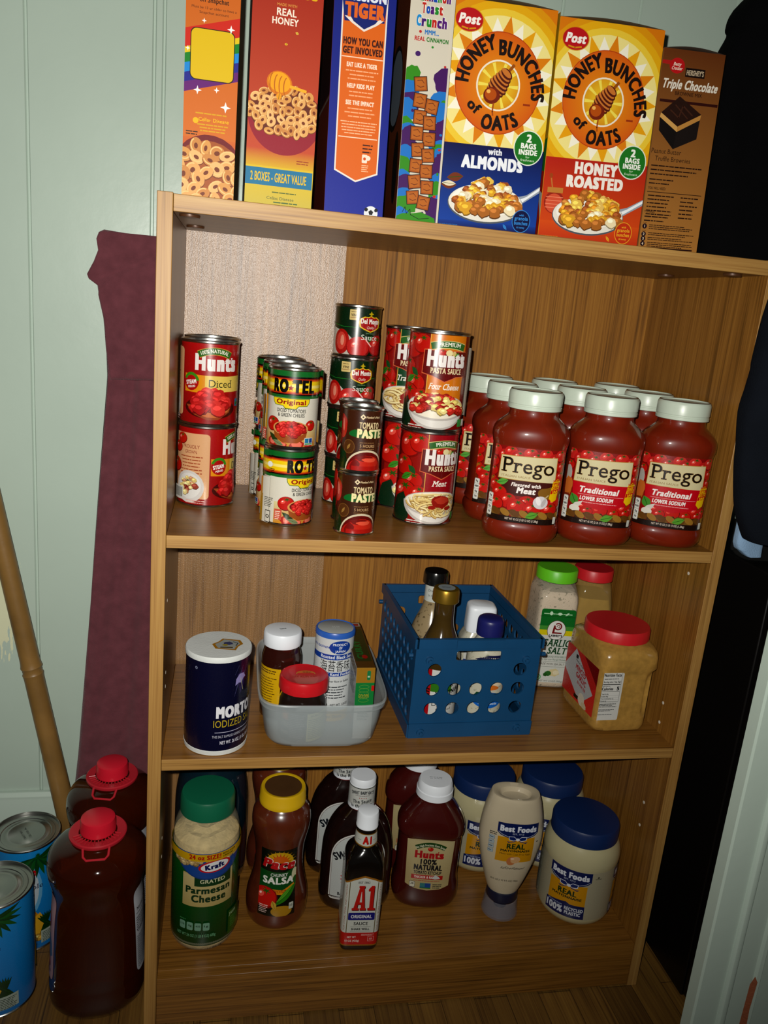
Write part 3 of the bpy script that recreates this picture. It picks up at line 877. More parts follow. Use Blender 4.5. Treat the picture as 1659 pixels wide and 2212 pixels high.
L.ell(3, 97, 41, 42, '#a3253f', a0=180, a1=360, n=30); L.ell(2, 98, 38.5, 24, '#7a3a1e')
L.oats(-36, 40, 74, 134, 5.6, 120, 11, inside=lambda x, y: ((x - 1) / 38) ** 2 + ((y - 100) / 25) ** 2 < 1 or (abs(x) < 26 and 100 < y < 124 - abs(x) * .4))
L.ell(-5, 127, 14, 12, '#d88a10', rot=-15); L.ell(-5, 128, 12, 10, '#f0b01a', rot=-15)
for i in range(4): L.ring(-12 + i * 5, 127 - i * 1.1, 4, 10, 1.2, '#c07810', a0=100, a1=260)
L.line([(7, 125), (24, 122)], 3, '#e8b83a'); L.leaf(-5, 114, 8, 6, 80, '#e8a818')
L.rect(-37.5, 22, 36.5, 40, '#1f86a8'); L.text('2 BOXES - GREAT VALUE', -1, 26.5, 9, '#e0c21a', w=62, bold=.025)
L.fine(18, 32, 50, 1.5, 2, '#a8541c')
L.text('Celiac Disease', 2, 8, 3, '#4a6a4a', w=30, bold=.01, serif=True); L.fine(-8, 20, 15, 1.6, 1, '#6a7a3a', cen=True); L.fine(-6, 22, 4.5, 1.8, 2, '#5a7a4a', cen=True)
S = Lab(-95, 95, 0, 290, '#4c1410'); S.rect(-95, 0, 95, 60, '#6b3a10')  # front colours repeated much darker: shade in the gap is painted in
carton('cereal_box', 'red and yellow cereal box with blue value banner, on bookcase top', .0745, .1495, .032, .19, .29, '#7c2414', L, 0, group='cereal boxes on the bookcase top', side=S)

# 3 blue and orange box
L = Lab(-34, 34, 0, 290, '#20389a')
L.I[0] = (L.I[0][0], grad('#2038a2', '#1d3088', 0, 240))
L.poly([(-25, 47), (0, 36), (25, 46), (25, 300), (-25, 300)], '#e6e0d8'); L.poly([(-23.4, 48.2), (0, 37.9), (23.4, 47.2), (23.4, 300), (-23.4, 300)], '#dc7a22')
L.poly([(-25, 219), (24, 221), (22, 200), (-22, 198)], '#1d3482')
L.text('MISSION', 0, 219, 9, '#dfe6ee', w=46, bold=.06, out=('#20389a', 1.2))
L.poly([(-22, 203), (22, 203), (14, 197), (0, 189.5), (-14, 197)], '#e8e0d8'); L.poly([(-17, 205), (17, 205), (12, 198.5), (0, 191.8), (-12, 198.5)], '#1d3482')
L.text('TIGER', 0, 203, 13, '#e07c30', w=44, bold=.08, out=('#1d3482', 1.2))
for tx, y in (('HOW YOU CAN', 176), ('GET INVOLVED', 167)): L.text(tx, 0, y, 6.4, '#5a2408', w=44, bold=.07)
L.rect(-23, 163, 23, 164, '#f2d9c4')
for tx, w_, y, ys in (('EAT LIKE A TIGER', 34, 154, (149.5, 145.5, 141.5)), ('HELP KIDS PLAY', 31, 133, (128.5, 124.5)), ('SEE THE IMPACT', 32, 116, (111.5, 107.5, 103.5))):
    L.text(tx, 0, y, 4.2, '#f4ddca', w=w_, bold=.07)
    for q_ in ys: L.fine(-18, 19, q_, 1.7, 1, '#f0b890', cen=True, seed=int(q_))
L.fine(-22, 22, 98, 1.4, 5, '#f0c4a0', lead=2.1, cen=True, seed=8)
L.rect(-22, 82, 22, 83, '#f2d9c4')
L.fine(6, 18, 75, 1.9, 3, '#5a2408', lead=1.9); L.rrect(6, 57, 12, 66, 1, '#f2e0d2'); L.ell(12.6, 62.5, 3.2, 2.6, '#f2e0d2'); L.ell(9, 61.5, 1.6, 1.6, '#d8661c'); L.fine(6, 14, 54, 1.2, 4, '#f0c4a0')
L.ell(20, 4, 8, 8, '#e2e4e6'); L.star(20, 5, 3, 2.4, 5, '#20242c'); L.blob(14.5, 8, 2, 2, '#20242c'); L.blob(26, 8, 2, 2, '#20242c'); L.blob(16, 0, 2, 2, '#20242c')
S = Lab(-95, 95, 0, 290, '#3c1414'); S.rect(-95, 0, 95, 125, '#7a3412'); S.rect(-95, 120, 95, 123, '#8a8078')  # dark maroon and dull orange, with this side's shade put into the print
carton('cereal_box', 'blue cereal box with tall orange panel on bookcase top', .1645, .2325, .033, .19, .29, '#8a3a12', L, -1.0, group='cereal boxes on the bookcase top', side=S)

# 4 cinnamon squares box with splashes
L = Lab(-25, 25, 0, 290, '#d6d0c2')
def cword(L, tx, y, h, w_, cols):
    x = -w_ / 2; n_ = len(tx)
    for i, ch in enumerate(tx):
        L.text(ch, x + w_ * (i + .5) / n_, y, h, cols[i % len(cols)], w=w_ / n_ * .92, bold=.07, out=('#f4f4f0', .6))
cword(L, 'Cinnamon', 229, 9, 40, ('#2a62b8', '#2f9a3c', '#c4382a', '#6a2a86')); cword(L, 'Toast', 217, 9.5, 24, ('#c4382a', '#2a62b8', '#6a2a86', '#2f9a3c', '#c4382a')); cword(L, 'Crunch', 204, 10, 35, ('#2a9ad0', '#5a2a86', '#2f9a3c', '#c4382a', '#6a2a86', '#6a2a86'))
L.text('MMM...', 1, 196, 4.4, '#2a86c4', w=16, bold=.04); L.text('REAL', -12, 189, 4.2, '#c43a3a', w=12, bold=.04); L.text('CINNAMON', 8, 189, 4.2, '#3a8a3a', w=25, bold=.04)
for x, y, r, c in ((-12, 198, 1.6, '#c43a3a'), (3, 184, 1.3, '#3a9a3a'), (-13, 176, 3, '#5a2a7a'), (19, 166, 1.4, '#c43a3a')): L.ell(x, y, r, r * .9, c)
sp = ['#5a1f72', '#2f86c8', '#c8412f', '#4a9a28', '#2f86c8', '#c8412f', '#5a1f72', '#4a9a28']
q = random.Random(5)
for i in range(34):
    y = 150 - (i // 2) * 9; x = -20 if i % 2 else 20
    L.blob(x + q.uniform(-4, 5), y + q.uniform(-5, 5), q.uniform(9, 15), q.uniform(8, 13), sp[(i * 3 + i // 5) % 8], i, 18, .12)
for i in range(16): L.ell(q.uniform(-22, 22), q.uniform(5, 150), q.uniform(1, 2.2), q.uniform(1, 2), q.choice(sp))
L.rect(22.6, 0, 25, 290, '#d6d0c2')
L.blob(0, 2, 24, 9, '#4a9a28', 3)
L.line([(-18, 10), (-15, 16), (-13, 9), (-9, 14), (-8, 8), (2, 4), (14, 6)], .7, '#173a12')
for i in range(8):
    for s_ in (0, 1):
        x = (-6.5 if s_ == 0 else 7.5) + q.uniform(-1.5, 1.5); y = 146 - i * 17 - s_ * 5
        if i == 0 and s_ == 1: continue
        a = math.radians(q.uniform(-10, 10)); r_ = 7.6
        def sq(k_, z): return [(x + z * (dx * math.cos(a) - dy * math.sin(a)), y + z * (dx * math.sin(a) + dy * math.cos(a))) for dx, dy in ((-1, -1), (1, -1), (1, 1), (-1, 1))]
        L.poly(sq(0, r_), '#3a1c0a'); L.poly(sq(0, r_ - .8), '#b46a24'); L.poly(sq(0, r_ - 2.2), '#c07a30')
        L.line([(x - 4, y + 3), (x + 1, y + 4), (x + 4, y + 1)], .8, '#8a4a16'); L.line([(x - 4, y - 2), (x, y - 3.4), (x + 4, y - 2)], .8, '#8a4a16')
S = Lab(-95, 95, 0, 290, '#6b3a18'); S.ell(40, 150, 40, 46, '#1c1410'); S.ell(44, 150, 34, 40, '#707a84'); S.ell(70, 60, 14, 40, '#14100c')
carton('cereal_box', 'white narrow cereal box with brown squares and colour splashes', .2475, .2975, .03, .19, .29, '#7a4a1e', L, -1.0, group='cereal boxes on the bookcase top', side=S)

# 5 and 6 the two sun boxes
def sunbox(w2, h, kind):
    L = Lab(-w2, w2, 0, h, '#d9940f')
    q = (w2 * 2) / 124
    L.I[0] = (L.I[0][0], grad('#e2b010', '#dc8c08', 90, h))
    # white-yellow glow behind the sun
    for r_, c in ((94, '#e0a60c'), (86, '#e6b818'), (78, '#ecd050'), (71, '#f0e4a0')):
        L.ell(-2, 160, r_ * .98, r_, c, n=40)
    cx, cy = -1.5, 161
    n_ = 26
    q2 = random.Random(3)
    for i in range(n_):
        a = 360 * i / n_
        c = ('#f2efdc', '#e9bb1c', '#e09c18')[i % 3] if i % 2 else '#efe7bb'
        r1 = 68 if i % 2 else 71
        def pp(aa, rr): return (cx + rr * .97 * math.cos(math.radians(aa)), cy + rr * math.sin(math.radians(aa)))
        L.poly([pp(a - 7.2, 54), pp(a + 7.2, 54), pp(a, r1)], ('#e8b010', '#f4f0e0', '#e09410', '#f4f0e0')[i % 4])
    L.ell(cx, cy, 52, 54, '#c05a14', n=48); L.ell(cx, cy, 51, 53, rgrad('#e6a51a', '#d8701a', cx, cy, 56), n=48)
    L.ell(cx, cy - 2, 26.5, 27, '#efe8d8', n=36); L.ell(cx, cy - 2, 24.6, 25.2, rgrad('#f2dc4a', '#d89a16', cx, cy, 30), n=36)
    for i in range(10): L.poly([(cx, cy - 2), (cx + 24 * math.cos(i * .628 - .08), cy - 2 + 24.5 * math.sin(i * .628 - .08)), (cx + 24 * math.cos(i * .628 + .08), cy - 2 + 24.5 * math.sin(i * .628 + .08))], '#f0e070')
    # dipper
    L.line([(cx + 8, cy + 10), (cx + 17, cy + 21)], 3.4, '#a8661c')
    for i in range(7):
        t = i / 6; L.ell(cx - 5 + 14 * t, cy - 10 + 21 * t, 12.5 - 3.5 * abs(t - .35) * 2, 4.8, '#6a2a0c', rot=-38); L.ell(cx - 5 + 14 * t - .4, cy - 9 + 21 * t, 11.6 - 3.5 * abs(t - .35) * 2, 3, '#d08a44', rot=-38)
    L.ell(cx - 7, cy - 13, 10, 9, '#8a3608'); L.ell(cx - 8, cy - 12, 7, 6.4, '#c0660f'); L.ell(cx - 11, cy - 9, 2.4, 2, '#f0c070')
    L.line([(cx - 4, cy - 21), (cx - 4.4, cy - 30), (cx - 3.6, cy - 34)], 1.8, '#b0621a')
    B = '#2e150c'
    L.text('HONEY', cx - 27.5, cy + 22, 15, B, w=52, bold=.055, arc=40, rot=51)
    L.text('BUNCHES', cx + 29.5, cy + 18.5, 15, B, w=70, bold=.055, arc=40, rot=-45)
    L.text('of', cx - 30, cy - 30.5, 11, B, w=16, bold=.05, rot=-38)
    L.text('OATS', cx + 6, cy - 49, 15, B, w=50, bold=.055, arc=-60, rot=7)
    L.fine(cx + 32, cx + 41, cy - 20, 3, 1, '#a84a10')
    # maker's badge
    bx, by = -w2 + 20 * q, h - 21
    L.ell(bx, by, 17, 12.6, '#d8a21a', n=32); L.ell(bx, by, 16, 11.8, '#c41f2c', n=32)
    L.line([(bx - 8, by - 8), (bx, by - 9.4), (bx + 8, by - 8)], 1.6, '#d8a21a')
    L.text('Post', bx, by - 4, 9.4, '#f4efe8', w=25, bold=.06, shear=.2)
    if kind == 'almond':
        L.rect(-w2, 0, w2, 94, '#16226a'); L.I[-1] = (L.I[-1][0], grad('#1a5ab0', '#141c60', 8, 88)); L.rect(-w2, 0, w2, 9, grad('#141c60', '#1a5ab0', 0, 12))
        L.text('with', 2, 85, 6.6, '#e8eaf0', w=17, bold=.05); L.text('ALMONDS', 0, 69, 12.5, '#eef0f4', w=76, bold=.085)
        L.leaf(-44, 57, 20, 10, 8, '#8a4a24'); L.leaf(-51, 48, 19, 9, 0, '#8a4a24'); L.leaf(-51, 49.5, 17, 6, 0, '#e6dcc4')
    else:
        L.rect(-w2, 0, w2, 94, '#c8401f'); L.I[-1] = (L.I[-1][0], grad('#d8641c', '#bf3420', 20, 92)); L.rect(-w2, 0, w2, 22, grad('#c8481f', '#d8641c', 0, 22))
        L.text('HONEY', 0, 78.5, 12, '#f2ece4', w=56, bold=.085); L.text('ROASTED', 0, 63, 12, '#f2ece4', w=74, bold=.085)
        L.ell(-50, 43, 13, 13, '#a8381c'); L.ell(-50, 42, 11, 11, '#d8694a'); L.rect(-60, 54, -40, 60, '#c8924a'); L.line([(-54, 60), (-57, 72)], 1.6, '#c88a4a'); L.ell(-57, 73, 2.4, 2.8, '#b05a20')
        for i in range(4): L.line([(-61, 37 + i * 4), (-39, 37 + i * 4)], .7, '#f0a080')
    # spoon heaped with cereal
    L.poly([(28, 24), (40, 33), (w2, 48), (w2, 55), (46, 44), (30, 40)], '#a8b0ba'); L.poly([(30, 27), (42, 36), (w2, 50.5), (w2, 54), (46, 42), (32, 36)], '#eef0f2')
    L.ell(-4, 30, 47, 22, '#6a7078', n=36); L.ell(-4, 31, 46, 21, '#e8e4da', n=36); L.ell(-4, 34, 42, 17, '#f2efe6', n=36)
    L.chunks(-3, 29, 39, 27, 64, 6.4, ['#e0b23c', '#b57a34', '#d69a2c', '#c58a44', '#e8c768', '#a8642c'] + (['#efe4c8', '#e8dcc0'] if kind == 'almond' else ['#e8c878']), 12 if kind == 'almond' else 21)
    L.chunks(-3, 27, 40, 6, 22, 7, ['#dcae3c', '#b87c38', '#efe2c0'], 5, up=False)
    # round stamps
    sx, sy = w2 * .68, 96
    L.ell(sx, sy, 18.4, 19.4, '#e8ece0', n=36); L.ell(sx, sy, 17.2, 18.2, '#2f8a34', n=36)
    L.text('2', sx, sy + 6.5, 8, '#f0f2ea', bold=.06); L.text('BAGS', sx, sy - .5, 5.4, '#f0f2ea', w=19, bold=.06); L.text('INSIDE', sx, sy - 7.4, 5.4, '#f0f2ea', w=23, bold=.06)
    L.text('for', sx, sy - 11, 2.2, '#e0ecd8', w=5, bold=.01); L.text('freshness', sx, sy - 14.6, 2.6, '#e0ecd8', w=17, bold=.01)
    rc = '#4a9ad8' if kind == 'almond' else '#e8b43a'; bgc = '#101a56' if kind == 'almond' else '#c8481c'
    gx, gy = w2 * .68, 14
    L.ell(gx, gy, 11.6, 13, rc, n=32); L.ell(gx, gy, 10.8, 12.2, bgc, n=32)
    for tx, yy, hh, w_ in (('with', 6, 2.2, 6), ('granola', 1.4, 4, 17), ('bunches', -4, 4, 17), ('& honey', -8, 2, 10)): L.text(tx, gx, gy + yy, hh, rc, w=w_, bold=.03)
    L.text('ENLARGED TO SHOW TEXTURE', -w2 + 14, 3, 1.5, rc, w=22, bold=0)
    L.leaf(gx - 20, 6, 8, 3, 130, rc)
    return L
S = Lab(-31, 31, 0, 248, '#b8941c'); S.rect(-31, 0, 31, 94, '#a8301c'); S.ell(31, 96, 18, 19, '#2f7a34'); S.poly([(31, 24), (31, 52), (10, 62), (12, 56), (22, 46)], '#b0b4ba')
carton('cereal_box', 'blue-bottomed oat cereal box with sun emblem and almonds', .3005, .4245, .045, .062, .2435, '#b8901c', sunbox(62, 243.5, 'almond'), -1.4, group='cereal boxes on the bookcase top', top_c='#3a2c18')
carton('cereal_box', 'red-bottomed oat cereal box with sun emblem and honey jar', .4305, .5625, .05, .062, .2435, '#b8901c', sunbox(66, 243.5, 'honey'), -1.6, group='cereal boxes on the bookcase top', top_c='#3a2c18', side=S)

# 7 brown baking mix box
L = Lab(-41, 41, 0, 233, grad('#b98a4c', '#7c4a22', 60, 215))
L.poly([(-41, 216), (-22, 215), (-22, 220), (-41, 220)], '#b8322c'); L.ell(-21, 215, 10, 8.6, '#c4242a', n=28); L.text('Betty', -21, 215, 3.6, '#f0dcd0', w=10, bold=.03, shear=.2); L.text('Crocker', -21, 210.5, 3.6, '#f0dcd0', w=14, bold=.03, shear=.2)
L.rect(-9, 204, 17, 214, '#2a1610'); L.text("HERSHEY'S", 4, 206.2, 5.4, '#c8b8a0', w=23, bold=.05)
L.text('Triple Chocolate', -1, 190, 10, '#e8e2d6', w=74, bold=.045, shear=.22); L.text('BROWNIE MIX', -1, 183, 4, '#4a2a14', w=36, bold=.02)
L.rect(-38, 174, 40, 177.2, '#4a1c14')
L.poly([(-34, 162), (-12, 182), (20, 164), (-10, 148)], '#3e2419'); L.poly([(-34, 162), (-10, 148), (-10, 142), (-35, 157)], '#d8b070'); L.poly([(-10, 148), (20, 164), (19, 158), (-10, 142)], '#c89a58')
L.poly([(-35, 157), (-10, 142), (-12, 122), (-34, 142)], '#241c1a'); L.poly([(-10, 142), (19, 158), (18, 136), (-12, 122)], '#2e2422')
L.line([(-22, 166), (-10, 158), (-6, 172), (8, 162)], 1.6, '#5a3828'); L.line([(-16, 172), (2, 158)], 1.4, '#5a3828')
L.text('Peanut Butter', -20, 116, 5.4, '#3a2010', w=40, bold=.01); L.text('Truffle Brownies', -10, 107.5, 5.4, '#3a2010', w=48, bold=.01)
L.fine(-38, 34, 101, 2, 3, '#3f2411', lead=2.4); L.fine(-38, -4, 85, 1.9, 2, '#3f2411', lead=2.4)
L.text('YOU WILL NEED:', -26, 74, 3, '#3a2010', w=24, bold=.02); L.rect(-39, 70.6, 36, 71.4, '#3a2010')
L.fine(-37, 0, 66, 2, 6, '#3f2411', lead=2.2); L.fine(8, 34, 66, 2, 6, '#3f2411', lead=2.4, seed=4); L.text('TOPPING', -32, 46, 2.6, '#3a2010', w=14); L.fine(-38, -4, 41, 2, 2, '#3f2411', lead=2.4)
for i, (y, n_) in enumerate(((30, 4), (20.5, 2), (15, 2), (9, 4))):
    L.ell(-36, y, 3.1, 3.1, '#33182a'); L.text(str(i + 1), -36, y - 1.5, 3, '#e8d8c0', bold=.03); L.fine(-30, 36, y + 1.4, 1.3, n_ if n_ < 4 else 3, '#3f2411', lead=1.7, seed=i)
    L.text('STEP', -36, y + 3.4, 1.2, '#3a2010', w=5, bold=0)
L.rect(-40, 3.6, 34, 5.4, '#3a1614'); L.text('for more recipe ideas visit', 0, .4, 2.4, '#3a2010', w=52, bold=.01)
carton('baking_mix_box', 'brown brownie mix box beside the black coat on bookcase top', .5705, .6515, .06, .05, .233, '#8a5a2c', L, -1.8, top_c='#2c2018')
# ================================================================== UPPER SHELF: CANS
def diced():
    R, H = .0385, .1105
    t = thing('diced_tomato_can', 'x', 'can', (0, 0, 0), 0, 'red diced tomato cans')
    can_parts(t, R, H)
    L = Lab(-118, 118, 3.6, 107, '#b3191b')
    L.I[0] = (L.I[0][0], grad('#a3171a', '#b81c1e', 0, 110))
    # main face
    L.poly([(-30, 43), (-10, 43), (40, 46), (60, 46), (60, 67), (30, 66), (0, 66), (-30, 67)], '#e0a020')
    L.poly([(0, 43.6), (30, 45.6), (60, 46), (60, 67), (30, 66), (0, 66)], '#e4cc72')
    L.poly([(-30, 42), (0, 41), (30, 44), (60, 45), (60, 46.5), (30, 46), (0, 43), (-30, 44)], '#b3191b')
    L.text('Hunts', 15, 73.5, 19, '#ece6e2', w=58, bold=.11); L.poly([(34.6, 90), (37.6, 90), (36, 85)], '#ece6e2')
    L.tomato(9, 97, 8, True, '#c8281c')
    L.ring(12, 52, 50, 50, 9, '#3f7a2c', a0=62, a1=118); L.ring(12, 52, 50.4, 50.4, .8, '#c8a850', a0=62, a1=118); L.ring(12, 52, 41.6, 41.6, .8, '#c8a850', a0=62, a1=118)
    L.text('100% NATURAL', 12, 95.5, 4.6, '#eceada', w=36, bold=.03, arc=43.5)
    L.text('Diced', 21, 51.5, 9.6, '#2c3a20', w=32, bold=.0, serif=True)
    L.ell(-19, 57, 11, 11.5, '#b81c1c'); L.ring(-19, 57, 11.6, 12, 3.6, '#4f9a2c', a0=10, a1=160)
    L.text('STEAM', -19, 54, 5, '#efe8e2', w=16, bold=.07, rot=10); L.text('PEELED', -18, 49.5, 2.6, '#efe8e2', w=11, bold=.04, rot=10)
    L.ell(8, 24, 36, 14, '#5a1410'); L.poly([(-26, 27), (-14, 15), (4, 8.5), (18, 9), (34, 19), (38, 28)], '#a85a30'); L.poly([(-22, 25), (-10, 16), (4, 12), (18, 12), (32, 20), (37, 28)], '#d0834c')
    L.chunks(6, 22, 28, 24, 30, 8.5, ['#d23c36', '#c4302e', '#dc4c44', '#b82828'], 4)
    L.rect(44, 27, 50, 37, '#4a86a8'); L.leaf(47, 31, 6, 4, 60, '#3a8a3a')
    # side panel left of it
    L.rrect(-81, 12, -32, 100, 5, '#ddb48c'); L.rect(-84, 12, -70, 100, '#ddb48c')
    for x, y, r in ((-72, 92, 9), (-80, 80, 9), (-84, 55, 12)): L.tomato(x, y, r)
    L.text('PROUDLY', -57, 80, 4.6, '#9a2a20', w=24, bold=.0); L.text('GROWN', -57, 73, 4.4, '#9a2a20', w=17, bold=.0)
    L.fine(-74, -40, 68, 1.9, 8, '#b0603c', lead=2.3, cen=True)
    L.ell(-59, 28, 21, 22, '#d8d4d0'); L.ell(-59, 29, 17, 17.5, '#e2e0dc'); L.chunks(-59, 29, 13, 12, 24, 4, ['#dcc88a', '#c89a78', '#8a3a30', '#4a4434', '#e6d8a4', '#a85a48'], 9, up=False)
    L.rect(-86, 9, -67, 27, '#d8d8d2')
    for i in range(14): L.rect(-84 + i * 1.15, 12, -84 + i * 1.15 + (.5 if i % 3 else .8), 25, '#3a3c3e')
    L.fine(-62, -36, 9, 1.7, 2, '#e0b8b0')
    stick(L, 'label', cyl_map(R), GLOSS, t)
    return t
t = diced(); r_ = 58.0 / 38.5
t.location = (.040, .1685, Z2); t.rotation_euler.z = math.radians(57)
t['label'] = 'lower red diced tomato can of the front stack, pasta plate panel facing forward'
dup(t, (.041, .168, Z2 + .1106), -8, 'red diced tomato can, upper of front stack, beside the bookcase left wall')
dup(t, (.0415, .2462, Z2), -40, 'lower red diced tomato can of the hidden back stack')
dup(t, (.0415, .2458, Z2 + .1106), -60, 'red diced tomato can, upper of back stack, only its rim showing')

def rotel():
    R, H = .0328, .1005
    t = thing('tomato_and_chili_can', 'x', 'can', (0, 0, 0), 0, 'tomato and green chili cans')
    can_parts(t, R, H)
    L = Lab(-101, 101, 3.6, 97, '#dcd8cc')
    def face(c):
        L.rect(c - 55, 90, c + 55, 97, '#1f7a3a')
        for y0, y1, a in ((87.6, 90, '#241008'), (86, 87.6, '#c03a14'), (84.5, 86, '#e08a1c'), (72, 84.5, '#ecd018'), (70.4, 72, '#e08a1c'), (68.8, 70.4, '#c03a14'), (67, 68.8, '#241008')): L.rect(c - 55, y0, c + 55, y1, a)
        L.rect(c - 55, 63.6, c + 55, 67, '#1f7a3a')
        L.rect(c - 55, 76.5, c + 55, 80, '#f2e28a')
        L.text('RO', c - 14.5, 71, 14.6, '#15100c', w=21, bold=.09, serif=True); L.text('TEL', c + 15.5, 71, 14.6, '#15100c', w=31, bold=.09, serif=True)
        L.star(c - 1, 76, 4.2, 1.7, 5, '#b03a3a')
        L.poly([(c - 24, 58), (c - 25, 63.5), (c + 25, 63.5), (c + 24, 58), (c + 21, 54), (c + 10, 53.5), (c + 7, 50), (c - 7, 50), (c - 10, 53.5), (c - 21, 54)], '#6a8a2c'); L.poly([(c - 23, 58), (c - 24, 62.7), (c + 24, 62.7), (c + 23, 58), (c + 20.5, 54.8), (c + 9.6, 54.2), (c + 6.6, 51), (c - 6.6, 51), (c - 9.6, 54.2), (c - 20.5, 54.8)], '#ecd428')
        L.text('Original', c, 56, 5.6, '#a31a1a', w=38, bold=.04, serif=True)
        L.text('DICED TOMATOES', c + 1, 46, 4.2, '#23201c', w=37, bold=.02); L.text('& GREEN CHILIES', c + 1, 40.5, 4.2, '#23201c', w=34, bold=.02)
        L.rect(c - 40, 3, c + 40, 32, grad('#cf9a3a', '#dcd8b0', 10, 34))
        L.tomato(c - 24, 30, 11); L.tomato(c + 28, 30, 8)
        for x, y, r, k_ in ((c - 22, 8, 8, 10), (c + 10, 5, 9, 11), (c + 26, 8, 8, 12), (c - 8, 4, 6, 13)): L.blob(x, y, r, r * .8, '#b83a2c', k_); L.blob(x, y + 1, r * .7, r * .5, '#e88a74', k_ + 50)
        L.leaf(c - 20, 12, 22, 7, -38, '#3c4c28'); L.leaf(c - 14, 7, 16, 6, -20, '#8a9474')
        L.poly([(c - 22, 26), (c - 19, 14), (c - 8, 8), (c + 10, 8), (c + 21, 14), (c + 24, 26)], '#a8622c'); L.ell(c + 1, 26, 23, 9.6, '#d8a468', n=30)
        L.ell(c + 1, 26.5, 20.5, 8, '#7a1612', n=28); L.chunks(c + 1, 25, 18, 8, 44, 3.6, ['#d23a34', '#c4342e', '#dc5048', '#b42824'], 6 + int(c), up=False)
        L.rect(c + 19, 6, c + 31, 15, '#e0e4e0'); L.rect(c + 19.6, 8.6, c + 25, 14.4, '#3a8ab0'); L.rect(c + 25.6, 8.6, c + 30.4, 14.4, '#2c5aa0'); L.rect(c + 19.6, 6.6, c + 30.4, 8, '#3a9a4a')
    face(0); face(-101); face(101)
    L.rect(-55, 90, -47, 97, '#1f7a3a')
    # between the faces
    L.rect(-54, 3.6, -43, 63, '#dcd8cc'); L.rect(-58, 40, -54, 62, '#c8921c'); L.rect(-58, 4, -53, 40, '#b8942c')
    L.ell(-44, 80, 3.4, 3.6, '#e8e8e0'); L.fine(-46, -38, 74, 1.2, 2, '#7a3a10')
    L.rect(-48, 4, -41, 20, '#1c1c1c'); L.rect(-47.4, 5, -41.6, 19, '#d8d4c8'); L.ring(-44.5, 12, 2.4, 2.4, 1, '#1c1c1c')
    L.rect(-36, 10, -28, 24, '#cf6a54'); L.fine(-35, -29, 20, 1.4, 5, '#f0e0d0'); L.fine(-50, -38, 36, 1.3, 6, '#6a6a64')
    stick(L, 'label', cyl_map(R, 0, 2.6), GLOSS, t)
    return t
t = rotel()
def tilt(x, y, extra=0): return face_cam(x, y) + extra
t.location = (.147, .086, Z2); t.rotation_euler.z = math.radians(36)
t['label'] = 'lower yellow-banded tomato and chili can of the front stack, turned right'
dup(t, (.1472, .0855, Z2 + .1006), -10, 'yellow-banded tomato and chili can atop the front stack')
dup(t, (.1435, .1555, Z2), 62, 'lower yellow-banded tomato can in the second stack back')
dup(t, (.1437, .155, Z2 + .1006), 58, 'upper yellow-banded tomato can in the second stack back')
dup(t, (.1385, .2255, Z2), 20, 'lower yellow-banded tomato can in the rearmost stack')
dup(t, (.1388, .225, Z2 + .1006), 70, 'upper yellow-banded tomato can in the rearmost stack')

def delm():
    R, H = .0333, .0704
    t = thing('tomato_sauce_can', 'x', 'can', (0, 0, 0), 0, 'green tomato sauce cans in the tall stack')
    can_parts(t, R, H)
    L = Lab(-103, 103, 3.4, 67.2, '#0f3a1f')
    for c in (-103, 0, 103):
        L.poly([(c - 52, 38), (c - 30, 30), (c, 22), (c + 20, 20), (c + 51.5, 38), (c + 51.5, 3), (c - 52, 3)], '#0b2a17')
        L.poly([(c - 52, 40), (c - 25, 33), (c - 14, 24), (c - 10, 3), (c - 52, 3)], '#c9c4ba')
        L.ell(c - 32, 20, 13, 17, '#b8241c'); L.ell(c - 32, 21, 8, 12, '#d8594a'); L.ell(c - 30, 22, 3, 7, '#e8a08a')
        L.tomato(c - 6, 14, 17, False, '#c8302c'); L.tomato(c + 24, 17, 17, True, '#bf2c2a'); L.tomato(c + 46, 15, 16, False, '#b02424')
        L.line([(c + 4, 24), (c + 12, 16)], 1.6, '#f0c8c0'); L.leaf(c + 10, 26, 10, 5, 70, '#2f7a2c')
        L.line([(c - 50, 44), (c - 30, 40.5), (c - 10, 40.5), (c + 6, 44)], .8, '#2c8a3a'); L.line([(c + 20, 42), (c + 40, 43), (c + 50, 45)], .8, '#2c8a3a')
        P = []
        for a, r in ((90, 15), (70, 13), (55, 16), (30, 17.5), (5, 17), (-25, 17), (-50, 15), (-90, 16.5), (-130, 15), (-155, 17), (175, 17), (150, 17.5), (125, 16), (110, 13)):
            P.append((c + 9 + r * math.cos(math.radians(a)) * 1.02, 46.5 + r * .72 * math.sin(math.radians(a))))
        sc = lambda f: [(c + 9 + (x - c - 9) * f, 46.5 + (y - 46.5) * f) for x, y in P]
        L.poly(sc(1.0), '#dcb41c'); L.poly(sc(.93), '#f0d84a'); L.poly(sc(.87), '#b5191d')
        L.star(c + 9, 59.5, 4, 1.8, 4, '#c8b41c')
        L.text('Del Monte', c + 9, 46.5, 6.4, '#f2eee6', w=29, bold=.05, serif=True); L.text('Quality', c + 9, 39.6, 3.6, '#f0dcd0', w=11, bold=.0, shear=.25)
        L.fine(c + 3, c + 15, 33, 1, 1, '#8ab08a'); L.text('Sauce', c + 9, 24.5, 7, '#e8eae0', w=25, bold=.01, serif=True)
        L.rrect(c - 21, 50, c - 8, 64, 1, '#d8c48a'); L.text('VINE', c - 14.5, 55, 3.4, '#4a3414', w=9, bold=.03); L.rect(c - 20, 53, c - 9, 53.6, '#8a3a20'); L.fine(c - 19, c - 10, 60.6, 1, 1, '#6a5424')
    stick(L, 'label', cyl_map(R, 0, 2.6), GLOSS, t)
    return t
t = delm()
t.location = (.2405, .205, Z2); t.rotation_euler.z = math.radians(-8)
t['label'] = 'bottom can of the tall green tomato sauce stack'
dup(t, (.2395, .206, Z2 + .0705), -4, 'second green tomato sauce can up, mostly hidden by brown cans')
